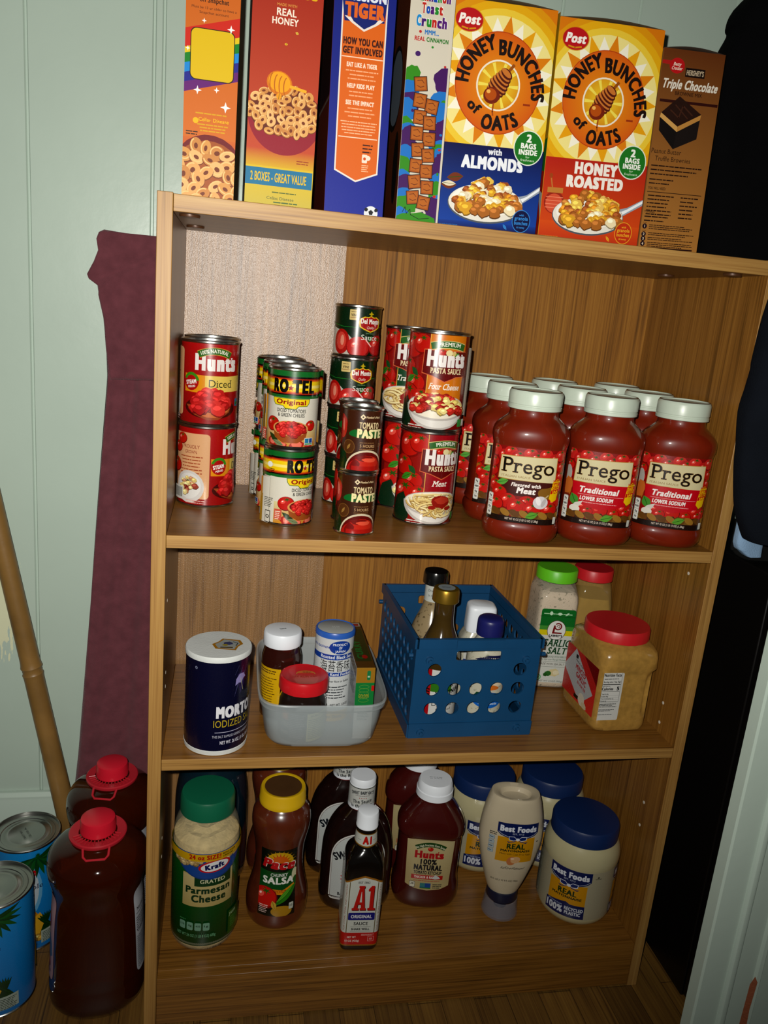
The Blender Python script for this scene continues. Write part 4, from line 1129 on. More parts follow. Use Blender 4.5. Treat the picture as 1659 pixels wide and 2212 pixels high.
dup(t, (.2385, .205, Z2 + .141), 0, 'third green tomato sauce can up, just above the brown cans')
dup(t, (.2405, .2055, Z2 + .2115), 8, 'topmost green tomato sauce can of the tall stack')

def paste():
    R, H = .0262, .0810
    t = thing('tomato_paste_can', 'x', 'can', (0, 0, 0), 0, 'brown tomato paste cans')
    can_parts(t, R, H)
    L = Lab(-79, 79, 3.4, 77.8, '#55301a')
    for c in (0,):
        L.poly([(c - 60, 3), (c - 60, 30), (c - 36, 30), (c - 24, 24), (c - 18, 3)], '#17401f')
        L.tomato(c - 36, 60, 12, False, '#b83020'); L.tomato(c - 44, 40, 11, True, '#b02c20'); L.ell(c - 34, 56, 9, 15, '#c43424', rot=10); L.ell(c - 32, 58, 2.6, 8, '#e88a7a', rot=10)
        L.poly([(c - 4, 66.5), (c - 7.6, 70), (c - 4, 73.5), (c - .4, 70)], '#e8d8b8'); L.poly([(c - 4, 68.6), (c - 5.4, 70), (c - 4, 71.4), (c - 2.6, 70)], '#55301a')
        L.text("Member's Mark", c + 9.6, 68.7, 2.6, '#dcc8a4', w=19, bold=.03)
        L.text('TOMATO', c + 5, 56, 7.4, '#dccba4', w=26, bold=.04)
        L.blob(c - 11, 49, 9, 5, '#1f7a3c', 2); L.blob(c + 22, 49, 7, 4.6, '#1f7a3c', 4); L.rect(c - 10, 45, c + 22, 53, '#2a6a34'); L.text('PASTE', c + 7, 44.6, 10, '#ece2b4', w=34, bold=.08)
        L.ell(c - 20, 32, 8.4, 8.8, '#8a6434'); L.ell(c - 20, 32, 7.6, 8, '#6a4422'); L.leaf(c - 20, 32, 9, 3, 60, '#b08a50')
        L.fine(c - 6, c + 14, 38, 1, 1, '#b08a60'); L.text('5 HOURS', c + 4, 32.6, 3.6, '#c8a880', w=19, bold=.02); L.fine(c - 6, c + 14, 30, .9, 1, '#b08a60'); L.fine(c + 20, c + 28, 37, 1, 3, '#b08a60')
        L.poly([(c - 60, 3), (c - 60, 8)] + [(c + 4 + 29 * math.cos(math.radians(180 - i * 10)), 2 + 26 * math.sin(math.radians(180 - i * 10))) for i in range(1, 19)], '#1a4a22') if False else None
        L.ell(c + 4, 3, 27, 26.5, '#d8ccb4', n=36); L.ell(c + 4, 2.4, 25.4, 24.6, '#7a120e', n=36); L.ell(c + 4, 1, 25, 20, '#b8261c', n=30)
        L.blob(c + 6, 14, 17, 9, '#c83a26', 8); L.blob(c + 2, 19, 12, 3.6, '#8c1a12', 9); L.blob(c + 8, 17, 9, 2.6, '#e06a50', 10); L.blob(c - 10, 9, 6, 8, '#8c1a12', 11); L.rect(c - 14, 3, c + 26, 9, '#b4251b')
        L.rect(c + 40, 3, c + 79, 78, '#55301a'); L.rect(c + 44, 14, c + 70, 66, '#dccba4'); L.fine(c + 46, c + 68, 60, 1.4, 16, '#4a3020')
    stick(L, 'label', cyl_map(R, 0, 2.4), GLOSS, t)
    return t
t = paste()
t.location = (.2305, .046, Z2); t.rotation_euler.z = math.radians(1)
t['label'] = 'bottom brown tomato paste can of the front pair'
dup(t, (.2312, .0465, Z2 + .0811), 1, 'top brown tomato paste can of the front pair')
dup(t, (.2345, .1035, Z2), 14, 'bottom brown tomato paste can of the pair behind')
dup(t, (.2347, .103, Z2 + .0811), -34, 'top brown tomato paste can of the pair behind')

def pasta(flav, fc, name_, seed):
    R, H = .0408, .1292
    t = thing('pasta_sauce_can', 'x', 'can', (0, 0, 0), 0, 'tall pasta sauce cans')
    can_parts(t, R, H)
    L = Lab(-126, 126, 3.8, 125.4, '#8c1c18')
    L.rect(-60, 3, -24, 126, '#a3231b'); L.rect(-126, 3, -60, 126, '#7c1a16')
    L.rect(-14 if name_ else -20, 70, 60, 126, fc); L.rect(36, 3, 70, 126, '#8c1c18')
    q = random.Random(seed)
    for x, y, r in ((-44, 108, 20), (-28, 112, 15), (-52, 80, 17), (-34, 60, 16), (-46, 42, 22), (-24, 44, 13)): L.tomato(x, y, r)
    L.leaf(-44, 66, 20, 9, 30); L.leaf(-36, 76, 16, 8, -40, '#2f6a3c'); L.blob(-50, 20, 16, 22, '#1c4028', 4)
    L.rect(-16, 40, 34, 126, fc); L.rect(-17, 40, -16, 126, '#e0b860')
    L.poly([(-25, 75), (-24, 106), (-13, 107), (36, 106), (36, 73), (22, 72), (6, 65), (-10, 72)], '#d87a50'); L.poly([(-24, 76), (-23, 105), (36, 105), (36, 74), (22, 73.2), (6, 66.4), (-10, 73)], '#7c1214')
    L.ring(8, 30, 88, 88, 9, '#3f7a3a', a0=73.5, a1=106, n=14); L.ring(8, 30, 88.6, 88.6, .9, '#d8cc90', a0=73.5, a1=106, n=14); L.ring(8, 30, 79.4, 79.4, .9, '#d8cc90', a0=73.5, a1=106, n=14)
    L.text('PREMIUM', 9, 111.4, 5, '#e8e8da', w=31, bold=.03, arc=82, serif=True)
    L.tomato(0, 103, 5, True); L.ell(9, 103, 4.6, 4, '#e8dcb0'); L.ell(16, 102, 3, 3.6, '#d8c48a'); L.leaf(20, 101, 8, 4, 40)
    L.text('Hunts', 8, 86, 19, '#eee8e4', w=54, bold=.1); L.poly([(27, 102), (30, 102), (28.6, 97)], '#eee8e4')
    L.text('PASTA SAUCE', 8, 76.5, 6.6, '#ecdcb8', w=43, bold=.03, serif=True)
    L.text(flav, 7 if name_ else 4, 56, 7.6, '#f0ece2', w=42 if len(flav) > 8 else 22, bold=.02, shear=.24, serif=True)
    L.ell(0, 34, 44, 31, '#c8c2bc', a0=180, a1=360, n=30)
    L.ell(1, 34, 41, 28, '#e4e0da', a0=180, a1=360, n=30); L.ell(0, 32, 43, 17, '#c8c2bc', n=36); L.ell(0, 33, 41, 15, '#efe8d8', n=36)
    if name_ == 'four': L.chunks(0, 28, 37, 20, 90, 5.4, ['#ecdca0', '#dcc67a', '#e8d494', '#b83220', '#a82a1a', '#c84030'], seed, up=True)
    else:
        L.noodles(1, 30, 40, 17, 60, 2.2, seed); L.blob(8, 35, 16, 9, '#a32a1c', seed); L.blob(10, 37, 11, 5, '#c04a34', seed + 1); L.blob(-4, 27, 5, 3, '#a83020', 3); L.blob(20, 25, 6, 3, '#a83020', 5)
    L.fine(-36, -14, 6.4, 2, 2, '#d8d4cc')
    L.rrect(30, 8, 38, 18, 1, '#4a9a50'); L.rrect(39, 9, 46, 18, 1, '#d8dcd4')
    L.rect(52, 20, 80, 110, '#ded6c6'); L.fine(54, 78, 104, 1.6, 22, '#5a3a30')
    stick(L, 'label', cyl_map(R, 0, 3), GLOSS, t)
    return t
t = pasta('Four Cheese', '#d88a1c', 'four', 5)
t.location = (.338, .1165, Z2 + .1294); t.rotation_euler.z = math.radians(-7); t['label'] = 'tall pasta sauce can with orange panel, upper front of the four'
t = pasta('Meat', '#a8182a', '', 8)
t.location = (.338, .118, Z2); t.rotation_euler.z = math.radians(9); t['label'] = 'tall red pasta sauce can under the orange-panelled one'
t = pasta('Traditional', '#1f5a38', '', 11)
t.location = (.3225, .2025, Z2 + .1294); t.rotation_euler.z = math.radians(-16); t['label'] = 'tall pasta sauce can with green panel, upper one behind'
t = pasta('Four Cheese', '#a8182a', 'four', 15)
t.location = (.3225, .203, Z2); t.rotation_euler.z = math.radians(34); t['label'] = 'tall red pasta sauce can at the back, under the green-panelled one'

# ------------------------------------------------------------------ jars of pasta sauce
SAUCE = mat('red_sauce_in_clear_plastic', '#661806', rough=.35, coat=1.0, spec=.2, vary=.1, vscale=60, bump=(9, .06))
LIDW = mat('cream_painted_lid', '#b8c4b4', rough=.33, coat=.2, vary=.05, vscale=40, bump=(70, .05))
LIDT = mat('lid_worn_rim', '#5a5048', rough=.35, metal=.6)
ps = [(0, .040, .034, 2.3), (.003, .0475, .040, 2.4), (.010, .0515, .0435, 2.5), (.020, .0525, .0440, 2.6), (.0245, .0515, .0432, 2.6), (.0275, .0498, .0418, 2.6), (.0305, .0512, .043, 2.6), (.0335, .0502, .0425, 2.7), (.036, .0492, .0420, 2.7), (.080, .0492, .0420, 2.7), (.124, .0492, .0420, 2.7)] + \
     cr([(.127, .0497, .0424, 2.6), (.136, .0518, .0438, 2.5), (.146, .0508, .043, 2.4), (.154, .0455, .0395, 2.2), (.160, .0385, .0355, 2.0), (.164, .0340, .0335, 2), (.168, .0325, .0325, 2)], 4) + [(.172, .0325)]
ps = [(q[0], q[1] * .97, (q[2] if len(q) > 2 else q[1]) * .97, q[3] if len(q) > 3 else 2.0) for q in ps]
def prego(loc, rz, label, flav):
    t = thing('pasta_sauce_jar', label, 'jar', loc, rz, 'white-lidded pasta sauce jars')
    MB().loft(ps, 96).build('jar_body', SAUCE, t)
    lid = MB().loft([(.1722, .0333), (.1730, .0346), (.1765, .0347), (.1772, .0341), (.1785, .0341), (.1792, .0347), (.1925, .0347), (.1955, .0336), (.1968, .0325), (.1968, .0312), (.1952, .0300), (.1950, .001)], 72).build('lid', LIDW, t)
    MB().loft([(.1953, .0309), (.1966, .0313), (.19705, .0318), (.1970, .0326), (.1962, .0331)], 72, bot=False, top=False).build('worn_rim', LIDT, lid)
    L = Lab(-49, 49, 28.5, 126)
    L.rrect(-49, 28.5, 49, 126, 1.5, '#9a1f1c')
    q = random.Random(len(flav))
    for i in range(9):
        L.tomato(-44 + i * 11 + q.uniform(-2, 2), 119 - (i % 2) * 5, 9.5, True, q.choice(['#cf3a34', '#c62c2c', '#bf2a2a']))
    for y in (104, 92, 80): L.tomato(-46, y, 8, True); L.tomato(46, y, 9, True)
    L.ell(-46, 72, 8, 12, '#b87a2c'); L.blob(-46, 60, 7, 9, '#8a3a1c', 6)
    L.poly([(-37, 84), (-36, 115), (37, 117), (38, 83)], '#c09a50'); L.poly([(-36.2, 85), (-35.4, 114.2), (36.4, 116.2), (37.2, 84)], '#d9d0ac')
    L.text('ITALIAN SAUCE', -14, 87.4, 2.5, '#a08250', w=37, bold=0, serif=True)
    if flav == 'meat':
        L.poly([(-37, 84), (38, 84), (37, 72), (14, 64), (-16, 64), (-36, 72)], '#5c231a'); L.blob(30, 70, 13, 8, '#96702c', 3)
        for x, y, r in ((-40, 74, 10), (-33, 65, 11), (-20, 56, 12), (4, 55, 12), (22, 55, 12), (40, 58, 10), (-36, 50, 11), (-8, 49, 13), (12, 47, 13), (34, 48, 12)): L.tomato(x, y, r)
        L.text('Flavored with', 0, 76.4, 4.6, '#efe6e0', w=37, bold=.05, shear=.2); L.text('Meat', 1, 68, 7.4, '#f2ece8', w=24, bold=.06, shear=.15)
        L.leaf(-30, 80, 16, 8, 20, '#6fae54'); L.ell(21, 58, 9.5, 8.4, '#d8d4d6'); L.ell(18, 60, 3, 6, '#ece8e8', rot=20); L.ell(25, 58, 2.4, 6, '#c4bebe', rot=-20); L.line([(26, 64), (30, 68)], 1.6, '#c8b890')
    else:
        for x, y, r in ((-18, 52, 10), (18, 53, 12), (34, 53, 12), (2, 49, 11), (44, 50, 9)): L.tomato(x, y, r)
        for x, y, r in ((-14, 46, 8), (20, 46, 8), (36, 47, 8)): L.tomato(x, y, r)
        L.poly([(-37, 84.5), (37.5, 84), (35, 57.5), (12, 52), (0, 50), (-34, 58)], '#c8132c')
        L.text('Traditional', -3, 71.5, 7.6, '#f2ece8', w=50, bold=.05, shear=.2); L.rect(-28, 68.4, 30, 69, '#e8a8a8'); L.text('LOWER SODIUM', -4, 61.4, 5, '#f2ece8', w=42, bold=.05, shear=.12); L.fine(-20, 24, 58, 1.3, 1, '#e8b0b0')
        L.ell(-46, 92, 6, 12, '#b8b4ac'); L.blob(-44, 76, 7, 12, '#c87a3a', 5)
        L.leaf(-32, 60, 18, 12, 120, '#5a9a44'); L.poly([(-36, 48), (-24, 52), (-20, 60), (-30, 56)], '#d8d4cc'); L.ell(-30, 48, 7, 5, '#e0dcd2')
    L.text('Prego', 0, 94, 18.5, '#1c160e', w=66, bold=.012, serif=True, out=('#a87f3a', .35)); L.ell(38.6, 111, .8, .8, '#1c160e')
    for i in range(7): L.poly([(-49 + i * 15, 44), (-40 + i * 15, 46), (-30 + i * 15, 36), (-40 + i * 15, 32)], ('#8a6a34', '#5a3a1c')[i % 2]); 
    L.rect(-49, 40, 49, 44, '#6a4a24')
    for i in range(9): L.ell(-46 + i * 12, 41, 7, 4, ('#a8823c', '#7a5424')[i % 2], rot=-30)
    L.rect(-49, 28.5, 49, 36, '#33211a'); L.leaf(12, 40, 17, 9, 20, '#6fa845')
    L.text('NET WT 45 OZ (2 LB 13 OZ) (1.28kg)', 0, 31.6, 2.8, '#d8ccc0', w=42, bold=.02)
    # easy grip flash
    L.poly([(31, 64), (34, 86), (41, 90), (45.6, 86), (42, 62), (36, 59)], '#e6c414')
    L.poly([(32, 70), (33, 75), (44, 76.6), (43.4, 71.4)], '#c8201c'); L.poly([(33.4, 79.4), (34.2, 84), (45.4, 85.4), (44.8, 81)], '#c8201c')
    for tx, y, c in (('NEW', 86, '#c8201c'), ('EASY', 80.6, '#f0c81c'), ('GRIP', 76.4, '#c8201c'), ('JAR', 71.6, '#f0c81c')): L.text(tx, 39, y, 3, c, w=9, bold=.05, rot=6)
    # nutrition chips
    L.rrect(-48, 33, -40, 63, 1.6, '#c8c8c0')
    for i, tx in enumerate(('70', '0g', '480', '9g')): L.rrect(-47.6, 34 + i * 7.3, -40.4, 40.4 + i * 7.3, 1.8, '#e4e4de'); L.text(tx, -44, 36 + i * 7.3, 2.6, '#22242a', bold=.04)
    L.rrect(41, 30, 46, 39, .8, '#d8d8d0')
    stick(L, 'label', WrapMap(ps, 0, 2.6), GLOSS, t, step=.000006)
    return t
a_ = prego((.4555, .0475, Z2), face_cam(.4555, .0475) + 3, 'sauce jar with brown banner, front row left', 'meat')
b_ = prego((.5620, .048, Z2), face_cam(.5635, .048) + 5, 'sauce jar with red banner, front row middle', 'trad')
dup(b_, (.6672, .0485, Z2), face_cam(.667, .0485) + 9, 'sauce jar with red banner, front row right, beside the side panel')
dup(a_, (.4560, .1405, Z2), -4, 'sauce jar behind the front row left jar, lid partly hidden')
dup(a_, (.5610, .1415, Z2), -15, 'sauce jar in the middle row between the two front gaps')
dup(b_, (.6660, .142, Z2), -24, 'sauce jar in the middle row nearest the right side panel')
dup(a_, (.4520, .2325, Z2), -8, 'sauce jar in the back row nearest the tall cans')
dup(b_, (.5565, .233, Z2), -20, 'sauce jar in the back row, middle one')
dup(b_, (.6605, .2335, Z2), -24, 'sauce jar in the back row, right one')
# ================================================================== MIDDLE SHELF
# salt canister
SALTW = mat('white_card', '#c6c9c6', rough=.55, bump=(300, .12), vary=.04)
t = thing('salt_canister', 'dark blue salt canister at the left end of its shelf', 'canister', (.0665, .0475, Z3), -2)
MB().loft([(0, .0395), (.0008, .0412), (.0066, .0418), (.007, .0413), (.131, .0413), (.1315, .0425), (.1372, .0427), (.1388, .0418), (.1388, .0)], 80).build('canister_body', SALTW, t)
L = Lab(-129, 129, 7.2, 131, '#191a3e')
L.ring(-28, 121, 1.9, 1.9, .5, '#aab0c8'); L.text('R', -28, 120.2, 1.6, '#aab0c8', bold=0)
L.poly([(28, 112), (38, 116), (40, 96), (34, 84), (30, 96)], '#3a2c5c')
for i in range(16):
    x = 24 + (i * 7) % 15; L.line([(x + 6, 124 - i * 1.6), (x, 112 - i * 2)], .3, '#5c5c84')
# umbrella emblem only
L.poly([(25, 97), (26, 106), (31, 112), (38, 112), (42, 106), (38, 104), (34, 99), (30, 100)], '#a49cc8'); L.line([(33, 106), (38, 88)], .7, '#c8c4a0')
L.text('MORTON', 34, 55, 14.5, '#e6e6ea', w=66, bold=.085, al='C')
L.text('IODIZED SALT', 31, 41, 10, '#c8b43a', w=66, bold=.01); L.rect(0, 33.4, 66, 34.2, '#c8c8d8')
L.text('THIS SALT SUPPLIES IODIDE, A NECESSARY NUTRIENT', 35, 26, 3.4, '#d0d0dc', w=76, bold=.01)
L.text('NET WT. 26 OZ. (1 LB., 10 OZ.) 737g', 38, 16.6, 4.6, '#dcdce6', w=62, bold=.03)
L.ring(-64, 100, 10, 10, .6, '#c0c0d0', a0=0, a1=90); L.rect(-80, 109.4, -64, 110, '#c0c0d0'); L.rect(-54.6, 60, -54, 100, '#c0c0d0')
L.fine(-80, -58, 104, 2.6, 12, '#b4b4c6', lead=1.8); L.rect(-76, 26, -62, 44, '#b4b4c6'); L.rect(-75, 27, -63, 43, '#191a3e'); L.fine(-80, -60, 22, 1.8, 4, '#c0b460')
L.rect(-40, 7.2, -39.4, 131, '#24264c')
stick(L, 'label', WrapMap([(0, .0413, .0413), (1, .0413, .0413)], 0, 3), GLOSS, t)
S = Lab(-40, 40, -40, 40)
S.poly([(-4, -14), (22, -18), (25, -6), (31, 2), (27, 14), (4, 18), (-1, 8), (-9, 0)], '#b98a2c'); S.poly([(-1, -11), (20, -15), (22, -6), (27, 2), (24, 11), (6, 15), (2, 8), (-5, 0)], '#aeb2ae')
S.blob(12, 3, 6, 5, '#54587e', 3); S.blob(8, -2, 4, 3, '#a89a4a', 4); S.rect(2, -11, 18, -8, '#6a5a34'); S.line([(18, 8), (24, 4), (22, -4)], 1.4, '#5a5e5c')
stick(S, 'spout_seal', PlaneMap((0, 0, .1388), (1, 0, 0), (0, 1, 0)), GLOSS, t)

# food container
FROST = mat('frosted_plastic', '#aeb8ba', rough=.32, alpha=.42, spec=.5, bump=(80, .05))
CX, CY = .2085, .1135
t = thing('food_container', 'open translucent plastic food container holding jars', 'container', (CX, CY, Z3), -1)
co = [(.0005, .066, .085, 5), (.003, .073, .0935, 5), (.010, .0765, .098, 5.5), (.040, .081, .1035, 6), (.062, .0835, .1065, 6), (.0625, .0868, .110, 6), (.0705, .0885, .1118, 6), (.0722, .0878, .111, 6), (.0722, .0862, .1092, 6), (.064, .0825, .1055, 6), (.040, .0797, .1022, 6), (.011, .0752, .0966, 5.5), (.0045, .0715, .092, 5), (.0025, .05, .06, 4)]
MB().loft(co, 128).build('container_body', FROST, t)
# brown sauce jar, white lid
SOY = mat('brown_sauce_glass', '#2a0d08', rough=.12, coat=1.0, vary=.1)
t = thing('sauce_jar', 'white-lidded jar of dark sauce with yellow label, in the container', 'jar', (.1545, .1150, Z3 + .0028), 0)
s1 = [(0, .024), (.003, .0275), (.008, .028), (.082, .028), (.092, .0275), (.1, .0255), (.104, .0245), (.108, .0245)]
MB().loft(s1, 64).build('jar_body', SOY, t)
MB().loft([(.1085, .0262), (.110, .0268), (.126, .0266), (.1285, .0255), (.1290, .0242), (.1285, .001)], 64, mod=lambda a, z: 1 + (.004 * math.cos(a * 60) if z < .127 else 0)).build('lid', WPL, t)
L = Lab(-44, 40, 20, 84)
L.rect(-44, 24, -2, 80, '#d8b41c'); L.fine(-40, -8, 75, 2, 2, '#5a3a10', cen=True); L.fine(-40, -6, 64, 1.5, 10, '#6a4a14', lead=2.6)
L.rect(14, 30, 40, 80, '#c8301c'); L.rect(16, 34, 40, 50, '#d8a41c'); L.text('TAO', 27, 62, 8, '#e8c01c', w=20, bold=.05); L.fine(18, 38, 46, 2, 4, '#7a1c10')
stick(L, 'label', WrapMap([(0, .028, .028), (1, .028, .028)], 0, 2.4), GLOSS, t)
S = Lab(-12, 12, -12, 12); S.fine(-5, 5, 1, 1.4, 1, '#4a5054'); S.line([(-4, -2), (4, 3)], .7, '#4a5054')
stick(S, 'stamp', PlaneMap((0, 0, .1291), (1, 0, 0), (0, 1, 0)), PLAS, t)
# red-lidded jar
t = thing('bean_sauce_jar', 'red-lidded dark sauce jar nearest in the translucent container', 'jar', (.1815, .0545, Z3 + .0028), 0)
s2 = [(0, .027), (.003, .0315), (.008, .0325), (.046, .0325), (.056, .0318), (.064, .029), (.070, .0285)]
MB().loft(s2, 64).build('jar_body', mat('black_bean_sauce', '#170c08', rough=.1, coat=1.0), t)
lr = mat('red_tin_lid', '#b8141c', rough=.3, coat=.3)
MB().loft([(.0715, .0318), (.0718, .0335), (.0735, .0338), (.0860, .0334), (.0892, .0322), (.0900, .0304), (.0893, .029), (.0893, .001)], 64, mod=lambda a, z: 1 + (.006 * math.cos(a * 12) if z < .074 else 0)).build('lid', lr, t)
L = Lab(-70, 70, 6, 49)
L.rect(-50, 6, 50, 47, '#2a2024'); L.rect(-34, 34, -22, 47, '#a8641c'); L.ell(-28, 40, 4, 4, '#c8841c'); L.text('李锦记', -28, 25, 6, '#b8b0a8', w=13, bold=.0); L.text('SAUCE', -28, 14, 4, '#b8b0a8', w=13)
L.fine(-20, 3, 44, 1.4, 14, '#9a949a', lead=1.8); L.rect(4, 6, 50, 47, '#c9c794'); L.text('BLACK BEAN', 24, 42, 2.6, '#2a3a2a', w=30, bold=.02); L.fine(6, 44, 37, 1.5, 11, '#4a5640', lead=1.8)
stick(L, 'label', WrapMap([(0, .0325, .0325), (1, .0325, .0325)], 0, 2.4), GLOSS, t)
S = Lab(-26, 26, -26, 26)
S.ell(2, 3, 12, 8, '#d87a24', a0=0, a1=180); S.ring(2, 2, 13, 9, 1.4, '#c8941c', a0=-10, a1=190); S.text('李錦記', 4, 4, 3.6, '#5a1a10', w=12, bold=.0); S.text('LEE KUM KEE', 0, -9, 4.4, '#b8481c', w=34, bold=.03, arc=-60)
stick(S, 'lid_print', PlaneMap((0, 0, .0893), (1, 0, 0), (0, 1, 0)), PLAS, t)
# seasoning can
t = thing('seasoning_can', 'white and blue sesame seasoning can in the translucent container', 'can', (.2285, .1130, Z3 + .0028), 0)
s3 = [(0, .0268), (.002, .0275), (.126, .0275)]
MB().loft(s3, 64).build('can_body', WPL, t)
BLU = mat('blue_plastic_rim', '#2454a8', rough=.35)
MB().loft([(.1262, .0274), (.1266, .0284), (.1325, .0284), (.1345, .0274), (.1348, .0262), (.1338, .0252)], 64, top=False).build('lid_rim', BLU, t)
MB().loft([(.1335, .0255), (.1337, .0252), (.1337, .001)], 64).build('lid_top', mat('grey_card_lid', '#9a9c98', rough=.6), t)
L = Lab(-86, 86, 0, 126, '#d5d8d8')
L.rect(-86, 0, 86, 16, '#d8b41c'); L.text('Tokyo Shima', -2, 5, 5, '#1c2a3a', w=34, bold=.02)
L.rect(-86, 95, 86, 103, '#2454a8'); L.text('Roasted Black Sesame', 6, 97, 4.6, '#e4e8ee', w=58, bold=.03)
L.rect(-86, 70, 86, 76, '#2454a8'); L.text('Nori Kami Furikake', 4, 71.2, 4, '#e4e8ee', w=50, bold=.03)
L.text('海苔香味', 0, 79, 12.5, '#15171c', w=46, bold=.012); 
L.ell(5, 114, 16, 10, '#2454a8', n=30)
for i, tx in enumerate(('PRODUCT', 'OF', 'JAPAN')): L.text(tx, 5, 116.6 - i * 5, 3.4, '#e4e8ee', w=(22, 5, 15)[i], bold=.03)
L.text('RICE SEASONING', -24, 112, 3.2, '#2454a8', w=30, bold=.03)
L.text('Over Rice or Salads', 6, 61, 3, '#2a3038', w=32, bold=.02); L.fine(-14, 22, 53, 2, 5, '#3a4048', lead=2.1); L.text('NET WT. 1.8 OZ', 10, 24, 3.6, '#20262e', w=28, bold=.03)
stick(L, 'label', WrapMap([(0, .0275, .0275), (1, .0275, .0275)], 0, 2.2), GLOSS, t)
S = Lab(-12, 12, -8, 8); S.text('24.08', 0, 0, 3, '#d8dcdc', w=11, bold=.0); S.text('AB12', 0, -5, 3, '#d8dcdc', w=10, bold=.0)
stick(S, 'lid_stamp', PlaneMap((0, 0, .1337), (1, 0, 0), (0, 1, 0)), PLAS, t)
# curry box
t = thing('seasoning_box', 'slim gold and green carton standing in the translucent container', 'box', (.2640, .0365, Z3 + .0030), -1)
t.rotation_euler = (0, math.radians(-1.0), math.radians(-1))
t.location.z += .0012
GOLD = mat('gold_board', '#7a5a20', rough=.4, metal=.1, vary=.08); GB = mat('printed_side_board', '#aab0b4', rough=.45, vary=.25, vscale=40)
b = MB().box(-.0128, .0128, 0, .155, 0, .1060); b.M[5] = 1
b.build('carton', [GOLD, GB], t, bevel=.0006)
L = Lab(-12.8, 12.8, 0, 106, '#a8822c')
L.rect(-12.8, 0, 12.8, 84, '#1f8a4a'); L.rect(-12.8, 0, 12.8, 50, '#d8d8d4'); L.rrect(2, 88, 7, 102, 2, '#2a8a5a'); L.text('S&B', 4.4, 92, 2.4, '#e0ecd8', w=3)
for i in range(5): L.ring(-1, 78 - i * 5, 7, 3, .5, '#7aa04a')
L.rect(-12.8, 50, 12.8, 54, '#1f8a4a'); L.rect(9, 72, 12.8, 80, '#c8241c'); L.text('GOLDEN', -1, 62, 5, '#a8a03a', w=14, bold=.02); L.fine(-8, 8, 40, 1.4, 6, '#5a6a5a')
stick(L, 'end_print', PlaneMap((0, -.0002, 0)), PAPER, t)
L = Lab(-12.8, 12.8, 0, 155, '#6a4c1c')
L.rect(-11, 20, 11, 130, '#4a4a1c'); L.rect(-11, 140, 11, 153, '#b8b0a0'); L.rect(0, 142, 9, 150, '#a8242c'); L.text('CURRY', 2, 58, 9, '#2f7a3a', w=60, bold=.05, rot=90); L.rrect(-6, 122, 2, 136, 2, '#2a7a4a'); L.ell(3, 34, 4, 6, '#a8281c')
stick(L, 'top_print', PlaneMap((0, 0, .1062), (1, 0, 0), (0, 1, 0)), PAPER, t)
S = Lab(-77, 77, 0, 106, '#b4b8ba'); S.rect(-77, 0, -10, 40, '#c8c0a8'); S.ell(-20, 50, 30, 26, '#8a94a8'); S.ell(-34, 40, 20, 14, '#c8b860'); S.rect(-77, 92, 77, 106, '#7a6a4a'); S.tomato(56, 18, 8); S.fine(30, 70, 84, 2, 8, '#4a5260')
stick(S, 'side_print', PlaneMap((-.0130, .0775, 0), (0, -1, 0), (0, 0, 1)), PAPER, t)

# ---- blue crate
CRB = mat('blue_crate_plastic', '#0a3c62', rough=.42, bump=(90, .06), vary=.06)
KX, KY = .4195, .153
t = thing('crate', 'small blue plastic crate with round holes on the middle shelf', 'crate', (KX, KY, Z3), 1.5)
hw, hd, hh, th_ = .0915, .108, .150, .0028
def circ(cx, cy, rx, ry=None, n=20):
    ry = ry or rx
    return [(cx + rx * math.cos(2 * PI * i / n), cy + ry * math.sin(2 * PI * i / n)) for i in range(n)]
def slot(cx, cy, w_, h_, r):
    P = []
    for sx, sy, a in ((1, 1, 0), (-1, 1, 90), (-1, -1, 180), (1, -1, 270)):
        for i in range(5):
            q_ = math.radians(a + 22.5 * i); P.append((cx + sx * (w_ / 2 - r) + r * math.cos(q_), cy + sy * (h_ / 2 - r) + r * math.sin(q_)))
    return P
rect = lambda a, b, c, d: [(a, b), (c, b), (c, d), (a, d)]
fh = [circ((i - 2) * .0315 + .001, z, .0098) for z in (.044, .0735) for i in range(5)] + [circ(s_ * .063 + .001, .103, .0098) for s_ in (-1, 1)] + [slot(0, .1245, .066, .0145, .004)]
for nm, y0, sg in (('front_wall', -hd, 1), ('back_wall', hd - th_, 1)):
    f = MB().plate(rect(-hw, .0, hw, .137), fh, lambda u, v, d: (u, y0 + d, v), th_)
    f.box(-hw, hw, y0 + th_ * 0 - (.0025 if y0 < 0 else 0), y0 + th_ + (.0025 if y0 > 0 else 0), .136, hh)
    f.box(-hw, hw, y0 - (.0022 if y0 < 0 else 0), y0 + th_ + (.0022 if y0 > 0 else 0), .0, .022)
    if y0 < 0:
        f.box(-.035, .035, y0 - .004, y0, .1365, .1495)
        for px, pz in ((-.071, .118), (.071, .118), (-.074, .009), (.070, .012)):
            p_ = MB().loft([(0, .0058), (.003, .0055), (.0032, .003), (.0032, .0028), (.007, .0026), (.0072, .001)], 16)
            b0 = len(f.V); f.V += [(x + px, y0 - z - (.002 if pz < .05 else 0), y + pz) for x, y, z in p_.V]
            for q_ in p_.F: f.face([i + b0 for i in q_])
    f.build(nm, CRB, t, sharp=30)
sh_ = []
for r_ in range(5):
    for c_2 in range(9 if r_ % 2 == 0 else 8):
        sh_.append(circ(-.088 + c_2 * .022 + (0 if r_ % 2 == 0 else .011), .032 + r_ * .0215, .0072, .0085, 14))
